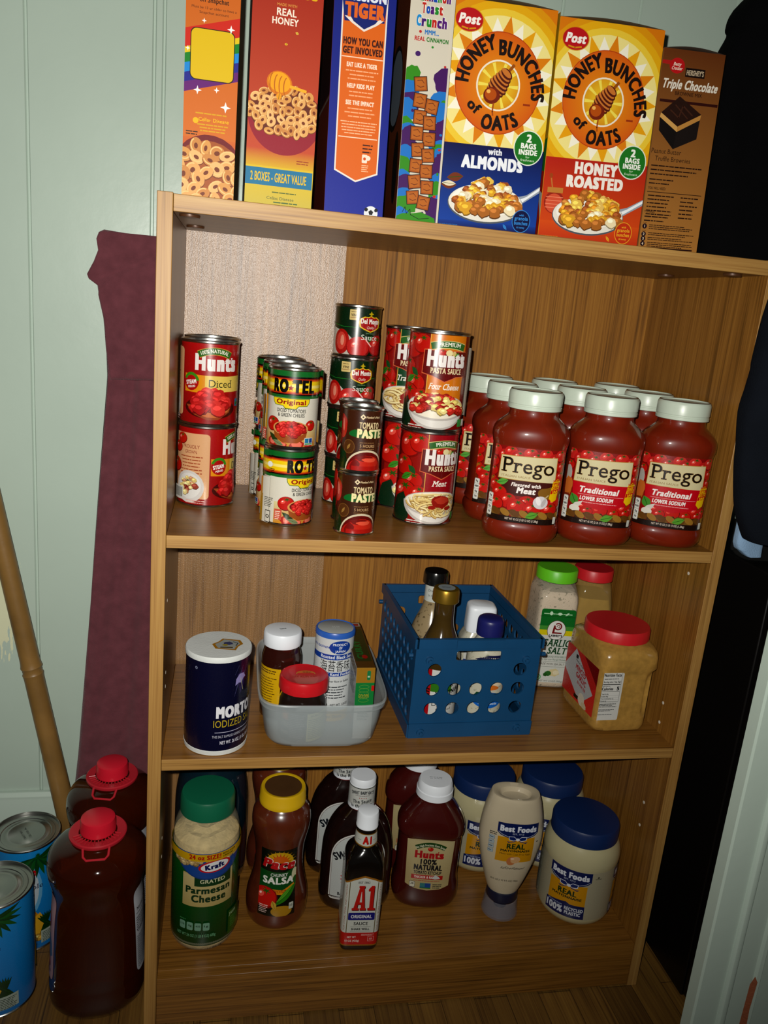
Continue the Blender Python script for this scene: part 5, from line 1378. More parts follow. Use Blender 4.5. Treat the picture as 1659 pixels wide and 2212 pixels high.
for nm, x0, s_ in (('side_wall', -hw, -1), ('side_wall', hw - th_, 1)):
    f = MB().plate(rect(-hd + th_, .0, hd - th_, .137), sh_, lambda u, v, d: (x0 + d, u, v), th_)
    f.box(x0 - (.003 if s_ < 0 else 0), x0 + th_ + (.003 if s_ > 0 else 0), -hd - .0025, hd + .0025, .136, hh)
    f.box(x0 - (.002 if s_ < 0 else 0), x0 + th_ + (.002 if s_ > 0 else 0), -hd, hd, 0, .02)
    for y_ in (-hd + .004, hd - .012):
        xx = x0 - .009 if s_ < 0 else x0 + th_ + .003
        f.tube([(xx, y_, .1245), (xx + .006, y_, .1245)], .0032, 10)
    f.build(nm, CRB, t, sharp=30)
MB().box(-hw, hw, -hd, hd, 0.0008, .004).build('crate_floor', CRB, t)

# bottles in the crate
CF = Z3 + .0042
db = cr([(0, .027), (.004, .0305), (.012, .031)], 2) + cr([(.085, .031), (.1, .0305), (.118, .0255), (.138, .0175), (.150, .0150), (.162, .0146), (.178, .0146)], 4)
def dressing(loc, rz, label, glass, capm, lab_, neck):
    t = thing('dressing_bottle', label, 'bottle', loc, rz, 'bottles in the blue crate')
    MB().loft(db, 56).build('bottle_body', glass, t)
    MB().loft([(.1785, .0182), (.180, .0194), (.194, .0192), (.1985, .0176), (.1990, .0150), (.1985, .001)], 56).build('cap', capm, t)
    stick(lab_, 'label', WrapMap(db, 0, 2.4), GLOSS, t)
    if neck: stick(neck, 'neck_label', WrapMap(db, 0, 2.0, 2.0), GLOSS, t)
    return t
L = Lab(-92, 92, 12, 84, '#cfd0ca'); L.rrect(-26, 16, 36, 80, 1, '#20242a'); L.rrect(-25, 17, 35, 79, 1, '#d6d6d0'); L.text('BRIANNAS', 4, 64, 11, '#1c2026', w=54, bold=.0, serif=True)
L.text('DRESSING', 4, 32, 6, '#2a3036', w=36, bold=.0, serif=True); L.text('poppy seed', 4, 24, 4, '#2a3036', w=26, bold=0); L.blob(2, 48, 14, 8, '#b8a060', 4)
N_ = Lab(-40, 40, 152, 177, '#cfd2cc'); N_.text('Dressing', -2, 168, 4, '#30363c', w=17, bold=0, shear=.2); N_.text('In Home', -2, 160, 4, '#30363c', w=15, bold=0, shear=.2)
dressing((.3865, .178, CF), -14, 'dressing bottle with black cap and white neck label in crate', mat('poppy_dressing', '#8c7a5a', rough=.2, coat=1, flecks='#5a4c34', vscale=160), mat('black_cap', '#0c0c0c', rough=.22, coat=.4), L, N_)
L = Lab(-92, 92, 10, 84, '#d8d8d4'); L.rect(-92, 10, -12, 84, '#b8202c'); L.poly([(-60, 84), (-52, 84), (-12, 40), (-12, 32)], '#14100c')
for i in range(8): L.rect(-60, 40 + i * 4, -13, 42 + i * 4, '#3a1414') if i < 4 else None
L.poly([(-12, 66), (20, 66), (20, 50), (-12, 50)], '#4a8a2c'); L.text('VIRGINIA', 16, 46, 7, '#1c241c', w=40, bold=.05, rot=8); L.text("King's", 16, 60, 7, '#14161a', w=26, bold=.03, shear=.2); L.text('DRESSING', 14, 28, 7, '#2a2e34', w=44, bold=.0, serif=True); L.text('the seed', 10, 21, 4, '#2a2e34', w=24, bold=0)
dressing((.3825, .1030, CF), -8, 'gold-capped dark dressing bottle at the front of the blue crate', mat('amber_dressing', '#3a2a0e', rough=.12, coat=1.0, vary=.3, vscale=18), mat('gold_cap', '#8a6a1c', rough=.35, metal=.75), L, None)
t = [o for o in bpy.data.objects if o.name.startswith('dressing_bottle') and 'gold' in o['label']][0]
S = Lab(-13, 13, -13, 13); S.ell(0, 0, 12.4, 12.4, '#a4acae', n=30); S.fine(-7, 7, 1, 1.3, 2, '#5a6268'); stick(S, 'cap_seal', PlaneMap((0, 0, .1986), (1, 0, 0), (0, 1, 0)), PLAS, t, lift=.0006)
RAN = mat('ranch_dressing', '#b8b4a0', rough=.22, coat=.8, flecks='#8a8a74', vscale=200)
t = thing('ranch_bottle', 'white box-capped bottle at the back right of blue crate', 'bottle', (.4655, .178, CF), -8, 'bottles in the blue crate')
rb = cr([(0, .024, .02, 4), (.004, .029, .024, 4), (.08, .030, .025, 4), (.095, .027, .023, 4), (.104, .022, .02, 4)], 3)
MB().loft(rb, 64).build('bottle_body', RAN, t)
MB().loft(cr([(.1045, .0225, .0205, 4), (.108, .0232, .0212, 4), (.138, .0225, .0205, 4), (.1445, .0205, .0185, 4), (.147, .0165, .0145, 3)], 3), 64).build('cap', WPL, t)
L = Lab(-24, 24, 14, 80, '#d0d0cc'); L.rect(-24, 40, 24, 62, '#24408a'); L.text('RANCH', 0, 46, 9, '#e8e8e8', w=36, bold=.06)
stick(L, 'label', WrapMap(rb, 0, 3, 6), GLOSS, t)
t = thing('mayo_bottle', 'navy-capped creamy dressing bottle, front right inside blue crate', 'bottle', (.4560, .1050, CF), -12, 'bottles in the blue crate')
mb = cr([(0, .024, .022, 2.4), (.004, .0295, .027, 2.4), (.02, .030, .0275, 2.4), (.085, .030, .0275, 2.3), (.105, .027, .0255, 2.1), (.120, .0195, .0195, 2), (.127, .0165, .0165, 2)], 3)
MB().loft(mb, 64).build('bottle_body', RAN, t)
MB().loft(cr([(.1275, .0188), (.129, .0198), (.146, .0196), (.152, .0182), (.1545, .013), (.155, .002)], 2), 64, mod=lambda a, z: 1 + (.006 * math.cos(a * 40) if z < .146 else 0)).build('cap', mat('navy_cap', '#171a58', rough=.35), t)
L = Lab(-34, 34, 12, 112)
L.poly([(-20, 96), (0, 104), (22, 104), (34, 108), (34, 88), (10, 90), (-8, 88)], '#1c2254'); L.poly([(4, 92), (34, 94), (34, 84), (8, 86)], '#c8242c')
L.ell(8, 66, 18, 12, '#24449a'); L.blob(12, 62, 14, 9, '#e8d8c0', 3); L.blob(10, 54, 10, 4, '#d8843a', 6); L.ell(6, 34, 24, 13, '#2a7ac8'); L.poly([(-16, 40), (24, 40), (24, 45), (-12, 46)], '#1f5a3c'); L.text("America's favorite", 6, 27, 3.6, '#e0ecf4', w=28, bold=.02, shear=.2)
stick(L, 'label', WrapMap(mb, 0, 3, 5), GLOSS, t)

# ---- garlic salt, seasoning, minced garlic
CLEAR = mat('clear_plastic', '#c8c4b8', rough=.08, alpha=.18, spec=.6)
GSALT = mat('garlic_salt_grains', '#c9b69c', rough=.7, flecks='#6a6446', vscale=190, bump=(500, .4))
t = thing('garlic_salt_jar', 'tall garlic salt jar with bright green lid behind blue crate', 'jar', (.6040, .2260, Z3), -8)
gp = [(0, .028, .036, 6), (.003, .0315, .040, 6), (.010, .033, .042, 7), (.150, .033, .042, 7)] + cr([(.158, .0325, .0415, 6), (.168, .0305, .038, 4.5), (.175, .0295, .032, 3), (.178, .0285, .029, 2)], 3) + [(.1795, .0285, .0285)]
MB().loft([q for q in [(.001, .027, .035, 6), (.004, .0305, .039, 6), (.010, .032, .041, 7), (.150, .032, .041, 7), (.160, .0310, .040, 6), (.166, .028, .035, 4), (.167, .01, .01, 2)]], 96).build('salt_fill', GSALT, t)
MB().loft(gp, 96).build('jar_body', CLEAR, t)
MB().loft([(.1785, .0318), (.1795, .0332), (.1965, .0330), (.1985, .0316), (.1985, .028), (.1978, .001)], 72, mod=lambda a, z: 1 + (.006 * math.cos(a * 44) if z < .195 else 0)).build('lid', mat('bright_green_plastic', '#5cb81c', rough=.4), t)
L = Lab(-28, 28, 12, 140)
L.rrect(-28, 12, 28, 140, 4, '#d4d6d0'); L.rrect(-28, 108, 28, 140, 4, '#14803a'); L.rect(-28, 108, 28, 112, '#14803a'); L.rect(-28, 127, 28, 128, '#0f6a2c'); L.rect(-28, 104, 28, 111, '#5aa04a'); L.rect(-28, 95, 28, 104, '#d8cc1c')
L.fine(-24, 24, 131, 2, 1, '#b8dcb8'); L.ell(-12, 132.4, 2.6, 3.4, '#cfe8cf'); L.ell(2, 132, 3.4, 2.4, '#cfe8cf'); L.leaf(14, 132, 8, 3, 40, '#cfe8cf')
L.ell(0, 104, 15.4, 17, '#5a1a1c', n=32); L.ell(0, 104, 14.6, 16.2, '#e4e4e0', n=32)
L.ring(2, 110.5, 6.4, 6.4, 2.2, '#8c1c22', a0=-200, a1=140); L.ring(2.4, 110.5, 2.8, 2.8, 1.2, '#8c1c22', a0=-100, a1=200); L.poly([(-7, 98), (9, 98), (9, 100.6), (-3, 100.6), (-2.4, 112), (-5, 112)], '#8c1c22'); L.text("LAWRY'S", 0, 92.4, 4, '#20242a', w=21, bold=.06)
L.text('GARLIC', 2, 76, 12, '#0f5a34', w=47, bold=.03, shear=.2, serif=True); L.text('SALT', 5, 63, 11, '#0f5a34', w=31, bold=.03, shear=.2, serif=True)
L.text('COARSE GROUND WITH PARSLEY', 0, 56.4, 3, '#2a6a4a', w=48, bold=.01, serif=True); L.text('Sal de Ajo con Perejil Molida', -1, 51.6, 2.8, '#2a6a4a', w=46, bold=0, shear=.2)
L.rect(-26, 49, 26, 49.5, '#8a9088'); L.text('MADE WITH SEA SALT', 0, 43.4, 3.4, '#5a4a3a', w=42, bold=0, shear=.15); L.rect(-26, 40, 26, 40.5, '#8a9088')
L.blob(6, 30, 9, 7, '#d8cca4', 3); L.blob(9, 30, 5, 4, '#e4dcc0', 5); L.blob(-4, 28, 6, 5, '#3a7a3a', 7); L.blob(-8, 26, 4, 3, '#2c6a2c', 8); L.ell(-20, 21, 5.6, 5.6, '#7ab88a'); L.ring(-20, 21, 3.6, 3.6, 1, '#e0ece0')
L.text('NET WT 33 OZ (935g)', 2, 13.6, 2.6, '#3a4a40', w=40, bold=.0)
stick(L, 'label', PlaneMap((0, -.0422, 0)), GLOSS, t)
t = thing('seasoning_jar', 'tan seasoning jar with red lid at the back right corner', 'jar', (.6745, .2380, Z3), -12)
MB().loft([(.001, .026, .034, 6), (.010, .0300, .038, 7), (.128, .0300, .038, 7), (.150, .026, .034, 6), (.150, .01, .01, 3)], 96).build('spice_fill', mat('tan_spice', '#8f6f24', rough=.8, vary=.1, vscale=120), t)
gq = [(0, .027, .034, 6), (.003, .0305, .0385, 6), (.010, .031, .039, 7), (.135, .031, .039, 7)] + cr([(.140, .0308, .0388, 6), (.166, .028, .034, 4.5), (.174, .0275, .0285, 2.5), (.177, .027, .027, 2)], 3)
MB().loft(gq, 96).build('jar_body', mat('clear_amber_plastic', '#b89858', rough=.08, alpha=.3, spec=.6), t)
MB().loft([(.1765, .0305), (.1775, .0318), (.1935, .0316), (.1955, .0304), (.1955, .027), (.1948, .001)], 72, mod=lambda a, z: 1 + (.006 * math.cos(a * 44) if z < .192 else 0)).build('lid', mat('red_ribbed_plastic', '#b81820', rough=.4), t)
MGAR = mat('minced_garlic_jar', '#9c7636', rough=.25, coat=.9, vary=.16, vscale=130, bump=(180, .12))
t = thing('minced_garlic_jar', 'big square minced garlic jar with wide red lid on right', 'jar', (.6570, .1040, Z3), 2)
mg = [(0, .040, .052, 6, -.002, 0), (.003, .0435, .0565, 6, -.002, 0), (.010, .0450, .0585, 7, -.003, 0), (.024, .0450, .0585, 7, -.003, 0)] + [(.024 + .0062 * i, .0450, .0582, 7, -.003, 0) for i in range(1, 12)] + [(.097, .0455, .0588, 7, -.0025, 0), (.101, .0475, .0600, 7, 0, 0), (.118, .0475, .060, 6.5, 0, 0), (.126, .0468, .0585, 5.5, 0, 0), (.131, .0460, .0545, 3.5, 0, 0), (.134, .0455, .0475, 2.2, 0, 0), (.137, .045, .045, 2, 0, 0)]
def grip(a, z):
    d = math.degrees(a) - 297
    return 1 - .075 * max(0, 1 - (d / 14) ** 2) * max(0, 1 - ((z - .061) / .033) ** 4) if abs(d) < 14 and .03 < z < .094 else 1
MB().loft(mg, 160, mod=grip).build('jar_body', MGAR, t)
MB().loft([(.1345, .0470), (.1355, .0485), (.150, .0483), (.1530, .0465), (.1530, .0425), (.1518, .001)], 96, mod=lambda a, z: 1 + (.005 * math.cos(a * 70) if z < .15 else 0)).build('lid', mat('red_ribbed_plastic', '#b81820'), t)
L = Lab(-44, -10, 22, 98); L.rrect(-50, 22, -11, 98, 2.5, '#d4d4d0'); L.rrect(-44, 52, -14, 99, .3, '#2a2c30'); L.rect(-43.6, 52.4, -14.4, 98.6, '#d8d8d4')
L.text('Nutrition Facts', -29, 92.4, 4.4, '#1c1e22', w=27, bold=.05); L.fine(-42, -18, 88, 1.3, 1, '#5a5c60'); L.text('Serving size 1 tsp (5g)', -29, 82.6, 2.6, '#1c1e22', w=27, bold=.04); L.rect(-43, 79, -15, 80.4, '#1c1e22')
L.fine(-43, -30, 76.4, 1, 1, '#3a3c40'); L.text('Calories', -34.6, 70.6, 4.4, '#1c1e22', w=18, bold=.05); L.text('5', -18, 70.4, 5.6, '#1c1e22', bold=.06); L.rect(-43, 68.4, -15, 69, '#1c1e22')
for i, tx in enumerate(('Total Fat 0g', 'Sodium 0mg', 'Total Carbohydrate 1g', 'Protein 0g')): L.text(tx, -43, 63.6 - i * 3.7, 1.9, '#2a2c30', w=(11, 11, 20, 9)[i], al='L', bold=.03); L.rect(-43, 62.6 - i * 3.7, -15, 62.8 - i * 3.7, '#6a6c70')
L.fine(-44, -16, 48, 1.3, 3, '#3a3c40'); L.fine(-44, -18, 39, 1.2, 2, '#5a5c60'); L.fine(-44, -20, 31, 1.2, 1, '#5a5c60')
stick(L, 'nutrition_label', PlaneMap((0, -.0588, 0)), GLOSS, t, lift=.0003)
L = Lab(-51, 51, 22, 100, '#c83a34'); L.poly([(-20, 22), (54, 22), (54, 70)], '#d8403a'); L.poly([(0, 103), (54, 103), (54, 70)], '#8a1416'); L.poly([(-54, 60), (-22, 100), (44, 54), (10, 24)], '#c4c4c4')
L.rect(-20, 86, -13, 92, '#1c1e24'); L.text("Member's Mark", -6, 80, 3.4, '#3a3c40', w=26, rot=-10, bold=.02); L.text('MINCED', 0, 68, 8, '#b82430', w=34, bold=.05, rot=-8); L.text('GARLIC', 4, 57, 8, '#b82430', w=34, bold=.05, rot=-8); L.text('IN WATER', 8, 48, 5, '#b82430', w=28, bold=.03, rot=-8); L.ell(14, 32, 10, 10, '#e0d8c8'); L.blob(24, 26, 8, 5, '#d8ccb0', 3); L.rect(-10, 26, 4, 32, '#1c1c1c')
stick(L, 'brand_label', PlaneMap((-.0480, 0, 0), (0, -1, 0), (0, 0, 1)), GLOSS, t, lift=.0003)

# ================================================================== LOWEST SHELF
GRN = mat('dark_green_plastic', '#0d5a3e', rough=.35, bump=(50, .04))
PARM = mat('grated_cheese', '#bfa874', rough=.8, bump=(160, .9, 6), vary=.15, vscale=90)
t = thing('parmesan_jar', 'green-lidded grated parmesan jar at the left of lowest shelf', 'jar', (.0600, .0890, Z4), 4)
kp = [(0, .040), (.003, .0445), (.010, .0470), (.016, .0478), (.160, .0478)] + cr([(.166, .0475), (.186, .0455), (.200, .0410), (.208, .0370), (.2105, .0360)], 3)
MB().loft([(.001, .039), (.004, .0435), (.012, .0463), (.150, .0466), (.168, .0464), (.176, .0455), (.1790, .040), (.1840, .032), (.1830, .024), (.1880, .016), (.1850, .008), (.1870, .001)], 72, mod=lambda a, z: 1 + (.06 * math.sin(a * 3 + 1) + .03 * math.sin(a * 7) if z > .178 else 0)).build('cheese_fill', PARM, t)
MB().loft(kp, 96).build('jar_body', mat('clear_jar_plastic', '#cfc8a8', rough=.07, alpha=.16, spec=.7), t)
MB().loft([(.2095, .0366), (.2105, .0384), (.2345, .0380), (.2380, .0362), (.2383, .0345), (.2378, .001)], 90, mod=lambda a, z: 1 + (.004 * math.cos(a * 80) if z < .234 else 0)).build('lid', GRN, t)
L = Lab(-148, 148, 13, 167, '#0f5c26')
L.I[0] = (L.I[0][0], grad('#0c4a1e', '#0f6a2a', 10, 150))
L.rrect(-36, 80, 40, 134, 1, '#c2b27c'); L.rect(-36, 80, 40, 132, grad('#bfae78', '#cdbf90', 80, 130))
L.rect(-18, 114, 36, 136, '#124f2a'); L.text('GRATED', 8, 119, 6, '#d6d6b4', w=36, bold=.02)
L.text('Parmesan', 2, 102, 10.5, '#1c4a2c', w=66, bold=.055, serif=True); L.text('Cheese', 3, 88, 11, '#1c4a2c', w=50, bold=.055, serif=True)
L.ell(4, 163, 52, 38, '#24508c', n=48); L.ell(4, 164, 51, 37, '#2a5ca0', n=48)
L.chunks(-30, 155, 22, 6, 30, 4, ['#b8a070', '#c8b488', '#a89064'], 3, up=False); L.chunks(22, 158, 26, 5, 24, 4, ['#b8a070', '#c8b488'], 5, up=False)
L.ell(10, 147, 23, 9.6, '#c81c2c', n=30, rot=6); L.ell(10, 147, 19.6, 7.6, '#e6e6e6', n=30, rot=6); L.text('Kraft', 10, 143.4, 7.4, '#1c2a6a', w=27, bold=.08, rot=6)
L.rect(-148, 156, 148, 168, '#d0ac1c'); L.text('24 oz SIZE!', -4, 159, 6.4, '#b8281c', w=44, bold=.06); L.text('WITH A FLAVOR', 31, 162.4, 2.6, '#2a2410', w=22, bold=.05); L.text('LOCK CAP', 29, 158.8, 2.6, '#2a2410', w=16, bold=.05)
for i, tx in enumerate(('110', '4g', '410', '1g')): L.rrect(-38 + i * 11.4, 41, -29 + i * 11.4, 54, 2, '#8ab09a'); L.text(tx, -33.5 + i * 11.4, 47, 3, '#1c4a34', w=6, bold=.03)
L.fine(-38, -28, 57, 1.6, 1, '#5aa06a'); L.text('NET WT 24 OZ (1 LB 8 OZ) 680g', -14, 30, 4.4, '#7ab08a', w=56, bold=.03); L.rect(34, 20, 70, 60, '#186a1c'); L.text('yum', 42, 52, 6, '#b8d0a8', w=14, shear=.2); L.fine(38, 60, 46, 1.8, 6, '#4a9a4a')
stick(L, 'label', WrapMap(kp, 0, 3, 7), GLOSS, t, step=.000008)
S = Lab(0, 40, 2, 12); S.text('7T BB 24', 14, 4, 4, '#5a4a30', w=22, bold=.0); stick(S, 'stamp', WrapMap(kp, 0, 3, 3), PLAS, t)

DKB = mat('dark_teal_bottle', '#0a1c26', rough=.12, coat=.8)
t = thing('dark_bottle', 'large dark teal bottle hidden behind the parmesan jar', 'bottle', (.0655, .2230, Z4), 0)
MB().loft(cr([(0, .048), (.004, .056), (.02, .058), (.10, .0575), (.15, .0565), (.185, .050), (.205, .036), (.218, .022), (.232, .018)], 4), 72).build('bottle_body', DKB, t)
MB().loft([(.2325, .020), (.234, .0205), (.252, .020), (.253, .001)], 48).build('cap', DKB, t)

SAL = mat('salsa_in_plastic', '#52200f', rough=.25, coat=1.0, vary=.14, vscale=70, bump=(14, .1))
pp_ = cr([(0, .034), (.004, .043), (.014, .0465), (.032, .0472), (.048, .0455), (.066, .0410), (.084, .0375), (.104, .0362), (.126, .0372), (.140, .0395), (.158, .0430), (.172, .0440), (.184, .0425), (.192, .0385), (.197, .0345)], 4) + [(.200, .0325)]
def salsa(loc, rz, label):
    t = thing('salsa_jar', label, 'jar', loc, rz, 'yellow-lidded salsa jars')
    MB().loft(pp_, 96).build('jar_body', SAL, t)
    MB().loft([(.1985, .0332), (.1992, .0345), (.2055, .0347), (.2062, .0342), (.2190, .0340), (.2222, .0325), (.2225, .0300), (.2212, .0275)], 72, top=False).build('lid_ring', mat('yellow_lid', '#c8a00f', rough=.35), t)
    MB().loft([(.2205, .0285), (.2213, .0276), (.2213, .001)], 72).build('lid_top', mat('brown_lid_print', '#4a3018', rough=.4, vary=.1), t)
    L = Lab(-29, 29, 30, 138)
    L.rrect(-29, 30, 29, 138, 2, '#1a2414')
    for i in range(13): L.poly([(2 + 13 * math.cos(math.radians(i * 15 - 3)), 114 + 13 * math.sin(math.radians(i * 15 - 3))), (2 + 27 * math.cos(math.radians(i * 15 + 4)), 112 + 25 * math.sin(math.radians(i * 15 + 4))), (2 + 13 * math.cos(math.radians(i * 15 + 11)), 114 + 13 * math.sin(math.radians(i * 15 + 11)))], '#d8a81c')
    L.ell(2, 114, 21, 20, '#d8b41c', a0=0, a1=180); 
    for i in range(9): L.poly([(2 + 12 * math.cos(math.radians(i * 20 + 4)), 114 + 12 * math.sin(math.radians(i * 20 + 4))), (2 + 19 * math.cos(math.radians(i * 20 + 10)), 114 + 19 * math.sin(math.radians(i * 20 + 10))), (2 + 12 * math.cos(math.radians(i * 20 + 16)), 114 + 12 * math.sin(math.radians(i * 20 + 16)))], '#c8541c')
    L.ell(2, 114, 13, 13, '#d8741c', a0=0, a1=180)
    L.text('Pace', 0, 104, 15, '#c8202c', w=50, bold=.07, shear=.15, rot=-4, out=('#e8e0d8', 1.3))
    L.poly([(-29, 100), (10, 98), (29, 104), (29, 76), (10, 68), (-29, 72)], '#14602c')
    L.text('CHUNKY', 2, 91, 5, '#e0e4dc', w=26, bold=.02, serif=True); L.text('SALSA', 1, 79.4, 10, '#e8e8e0', w=48, bold=.05, serif=True)
    L.poly([(-12, 72), (8, 70), (26, 78), (26, 71), (8, 63), (-12, 65)], '#d8981c'); L.text('MEDIUM', 4, 66, 4, '#a8481c', w=24, bold=.03, serif=True)
    L.rect(-29, 30, 29, 60, '#1a2012'); L.tomato(-18, 58, 19, True); L.leaf(14, 62, 42, 12, 42, '#3f8a24'); L.leaf(12, 64, 34, 5, 42, '#6aac3a'); L.ell(8, 38, 16, 9, '#b8922c'); L.leaf(-4, 48, 14, 8, 110, '#c8a84a'); L.ell(26, 92, 5, 10, '#d8d4b4'); L.blob(28, 82, 5, 6, '#2c6a24', 5)
    L.fine(-27, -12, 46, 1.6, 5, '#e0c8c0'); L.rrect(19, 40, 26, 50, 1.4, '#c8ccc0'); L.text('10', 22.5, 44, 3, '#2a2c30', w=4)
    stick(L, 'label', WrapMap(pp_, 0, 3, 4), GLOSS, t, step=.000008)
    return t
a_ = salsa((.1695, .1180, Z4), -5, 'yellow-lidded chunky salsa jar in front on lowest shelf')
dup(a_, (.1725, .2260, Z4), -12, 'salsa jar standing behind another salsa jar')

BBQ = mat('barbecue_sauce', '#160806', rough=.14, coat=.8, vary=.2, vscale=90)
bp_ = cr([(0, .044, .026, 2.4), (.004, .052, .033, 2.5), (.016, .0565, .0365, 2.6), (.030, .057, .037, 2.6), (.036, .056, .0365, 2.6), (.090, .0555, .036, 2.6), (.115, .0535, .0355, 2.5), (.140, .047, .033, 2.3), (.158, .037, .0285, 2.1), (.168, .0275, .0238, 2), (.175, .0212, .0206, 2), (.180, .0196, .0196, 2)], 4) + [(.182, .0192, .0192, 2)]
def bbq(loc, rz, label):
    t = thing('barbecue_sauce_bottle', label, 'bottle', loc, rz, 'barbecue sauce bottles')
    MB().loft(bp_, 96).build('bottle_body', BBQ, t)
    nk = [(.1745, .0206, .0206), (.176, .0210, .0210), (.214, .0205, .0205)]
    MB().loft([(.1745, .0200), (.1755, .0208), (.214, .0203), (.2145, .0192)], 64).build('neck_sleeve', WPL, t)
    MB().loft([(.2148, .0193), (.2152, .0203), (.2235, .0201), (.2258, .0188), (.2260, .001)], 64).build('cap', WPL, t)
    L = Lab(-66, 66, 174.6, 214, '#d2d4d0')
    L.rect(-66, 174.6, 66, 178, '#b8242c'); L.rect(-66, 212, 66, 213.2, '#20343c')
    L.text("SWEET BABY RAY'S", 0, 203.4, 5, '#26323c', w=37, bold=.05, serif=True, arc=60); L.fine(-12, 12, 200, 1, 1, '#8a7a7a'); 
    for i in range(4): L.star(-5 + i * 3.4, 196.6, 1.1, .5, 5, '#b83a3a')
    L.text('The Sauce', 0, 188, 5.6, '#26323c', w=31, bold=.03, rot=6); L.line([(-2, 186.6), (15, 189)], .5, '#26323c'); L.text('is the Boss.', 0, 180.4, 5.6, '#26323c', w=36, bold=.03, rot=4)
    stick(L, 'neck_label', WrapMap(nk, 0, 2.2), GLOSS, t)
    L = Lab(-47, 47, 24, 150)
    def arch(i, c):
        L.poly([(-43 + i, 30 + i), (-39 + i, 26 + i), (39 - i, 26 + i), (43 - i, 30 + i)] + [((43 - i) * math.cos(math.radians(a)), 100 + (42 - i) * math.sin(math.radians(a))) for a in range(0, 181, 9)], c)
    arch(0, '#d8d8d4'); arch(2, '#8a7474'); arch(2.6, '#c9cdcb')
    L.text("SWEET BABY", 0, 104, 12, '#1c2a34', w=74, bold=.05, serif=True, arc=70); L.text("RAY'S", 0, 92, 12, '#1c2a34', w=40, bold=.05, serif=True)
    L.star(0, 66, 26, 21, 26, '#c8202c'); L.ell(0, 66, 20, 20, '#d8b41c'); L.text('BBQ', 0, 60, 12, '#1c2a34', w=28, bold=.06)
    L.text('BARBECUE SAUCE', 0, 34, 5, '#1c2a34', w=56, bold=.04)
    stick(L, 'label', WrapMap(bp_, 0, 3.2, 4.2), GLOSS, t, step=.000008)
    return t
a_ = bbq((.2935, .1355, Z4), -6, 'barbecue sauce bottle directly behind the steak sauce')
dup(a_, (.2810, .2180, Z4), -4, 'barbecue sauce bottle at the back, left of the other one')

t = thing('steak_sauce_bottle', 'tall square steak sauce bottle with white cap at shelf front', 'bottle', (.2880, .0535, Z4), -4)
A1B = mat('dark_sauce_glass', '#0c0806', rough=.12, coat=.8)
ap = [(0, .024, .024, 5), (.0015, .0272, .0272, 6), (.006, .0284, .0284, 7), (.128, .0284, .0284, 7)] + cr([(.134, .0284, .0284, 6), (.146, .0278, .0278, 4.5), (.156, .0255, .0255, 3.2), (.163, .0215, .0215, 2.4), (.168, .0178, .0178, 2), (.172, .0168, .0168, 2)], 4) + [(.188, .0155), (.196, .0152)]
ap = [tuple(q) + ((q[1],) if len(q) == 2 else ()) for q in ap]
MB().loft(ap, 128).build('bottle_body', A1B, t)
MB().loft([(.1955, .0150), (.1965, .0160), (.1985, .0162), (.1992, .0158), (.2160, .0158), (.2205, .0148), (.2215, .0125), (.2218, .001)], 64).build('cap', WPL, t)
L = Lab(-84, 84, 8, 134)
for c in (-56, 0, 56):
    e = 27.6
    L.poly([(c - 28.2, 10), (c + 28.2, 10), (c + 28.2, 120), (c + 16, 126), (c, 131), (c - 16, 126), (c - 28.2, 120)], '#a8782a')
    L.poly([(c - 28.2, 12), (c + 28.2, 12), (c + 28.2, 117), (c + 16, 123), (c, 128), (c - 16, 123), (c - 28.2, 117)], '#d2d4cc')
    L.rect(c - 28.2, 12, c + 28.2, 33, '#c42420')
    for s_ in (-1, 1): L.rect(c + s_ * 20.6 - .6, 33, c + s_ * 20.6 + .6, 120, '#7a6a3a')
    if c == 0:
        L.text('EST 1862', 0, 118, 3.4, '#2a2c30', w=17, bold=.02, serif=True)
        for dx, dy, cc in ((.9, -.9, '#20242c'), (0, 0, '#c4281e')):
            P = lambda q: [(x + dx, y + dy) for x, y in q]
            L.poly(P([(-15.5, 72), (-5.5, 72), (-5.5, 76), (-7.6, 76.4), (-7, 82), (-2.6, 82), (-2.2, 76.4), (-4, 76), (-4, 72), (5, 72), (5, 76), (3.4, 76.6), (.6, 110), (1.6, 110.6), (1.6, 114), (-7, 114), (-7, 110.6), (-6.2, 110), (-13, 76.6), (-15.5, 76)]), cc)
            L.poly(P([(7.4, 72), (18.4, 72), (18.4, 76), (15.6, 76.6), (15.6, 114), (11.4, 114), (7, 108), (7, 105), (10, 106), (10, 76.6), (7.4, 76)]), cc)
        L.poly([(-4.6, 86), (-1.4, 86), (-2.4, 104), (-3, 104)], '#d2d4cc')
        L.rrect(-19.6, 55, 19.6, 68, 2, '#24288a'); L.text('ORIGINAL', 0, 58.6, 5.4, '#dcdce0', w=31, bold=.05); L.text('SAUCE', 0, 46.6, 5, '#2a2c30', w=21, bold=.03); L.rect(-15, 43.4, 15, 43.8, '#2a2c30'); L.text('SHAKE WELL', 0, 37.8, 3.4, '#2a2c30', w=27, bold=.05, serif=True); L.rect(-15, 35.4, 15, 35.8, '#2a2c30')
        for s_ in (-1, 1): L.text('FOR STEAK, PORK AND CHICKEN', s_ * 24.6 + (1.2 if s_ < 0 else 1.2), 76, 2.4, '#a8604a', w=78, bold=.0, rot=90)
        L.text('NET WT', -12, 24, 3.2, '#e8dcd4', w=13, bold=.03); L.text('15 OZ (425g)', -11, 17.6, 3.2, '#e8dcd4', w=21, bold=.03); L.fine(2, 22, 30, 1, 2, '#e8c0b8'); L.rrect(12, 18, 21, 27, .6, '#e0b0a8'); L.rect(12.6, 18.6, 20.4, 26.4, '#c42420'); L.text('15', 16.5, 21, 3, '#e8d0c8', w=4)
stick(L, 'label', WrapMap(ap, 0, 2.0, 8), GLOSS, t, step=.000006)
N_ = Lab(-50, 50, 169, 191)
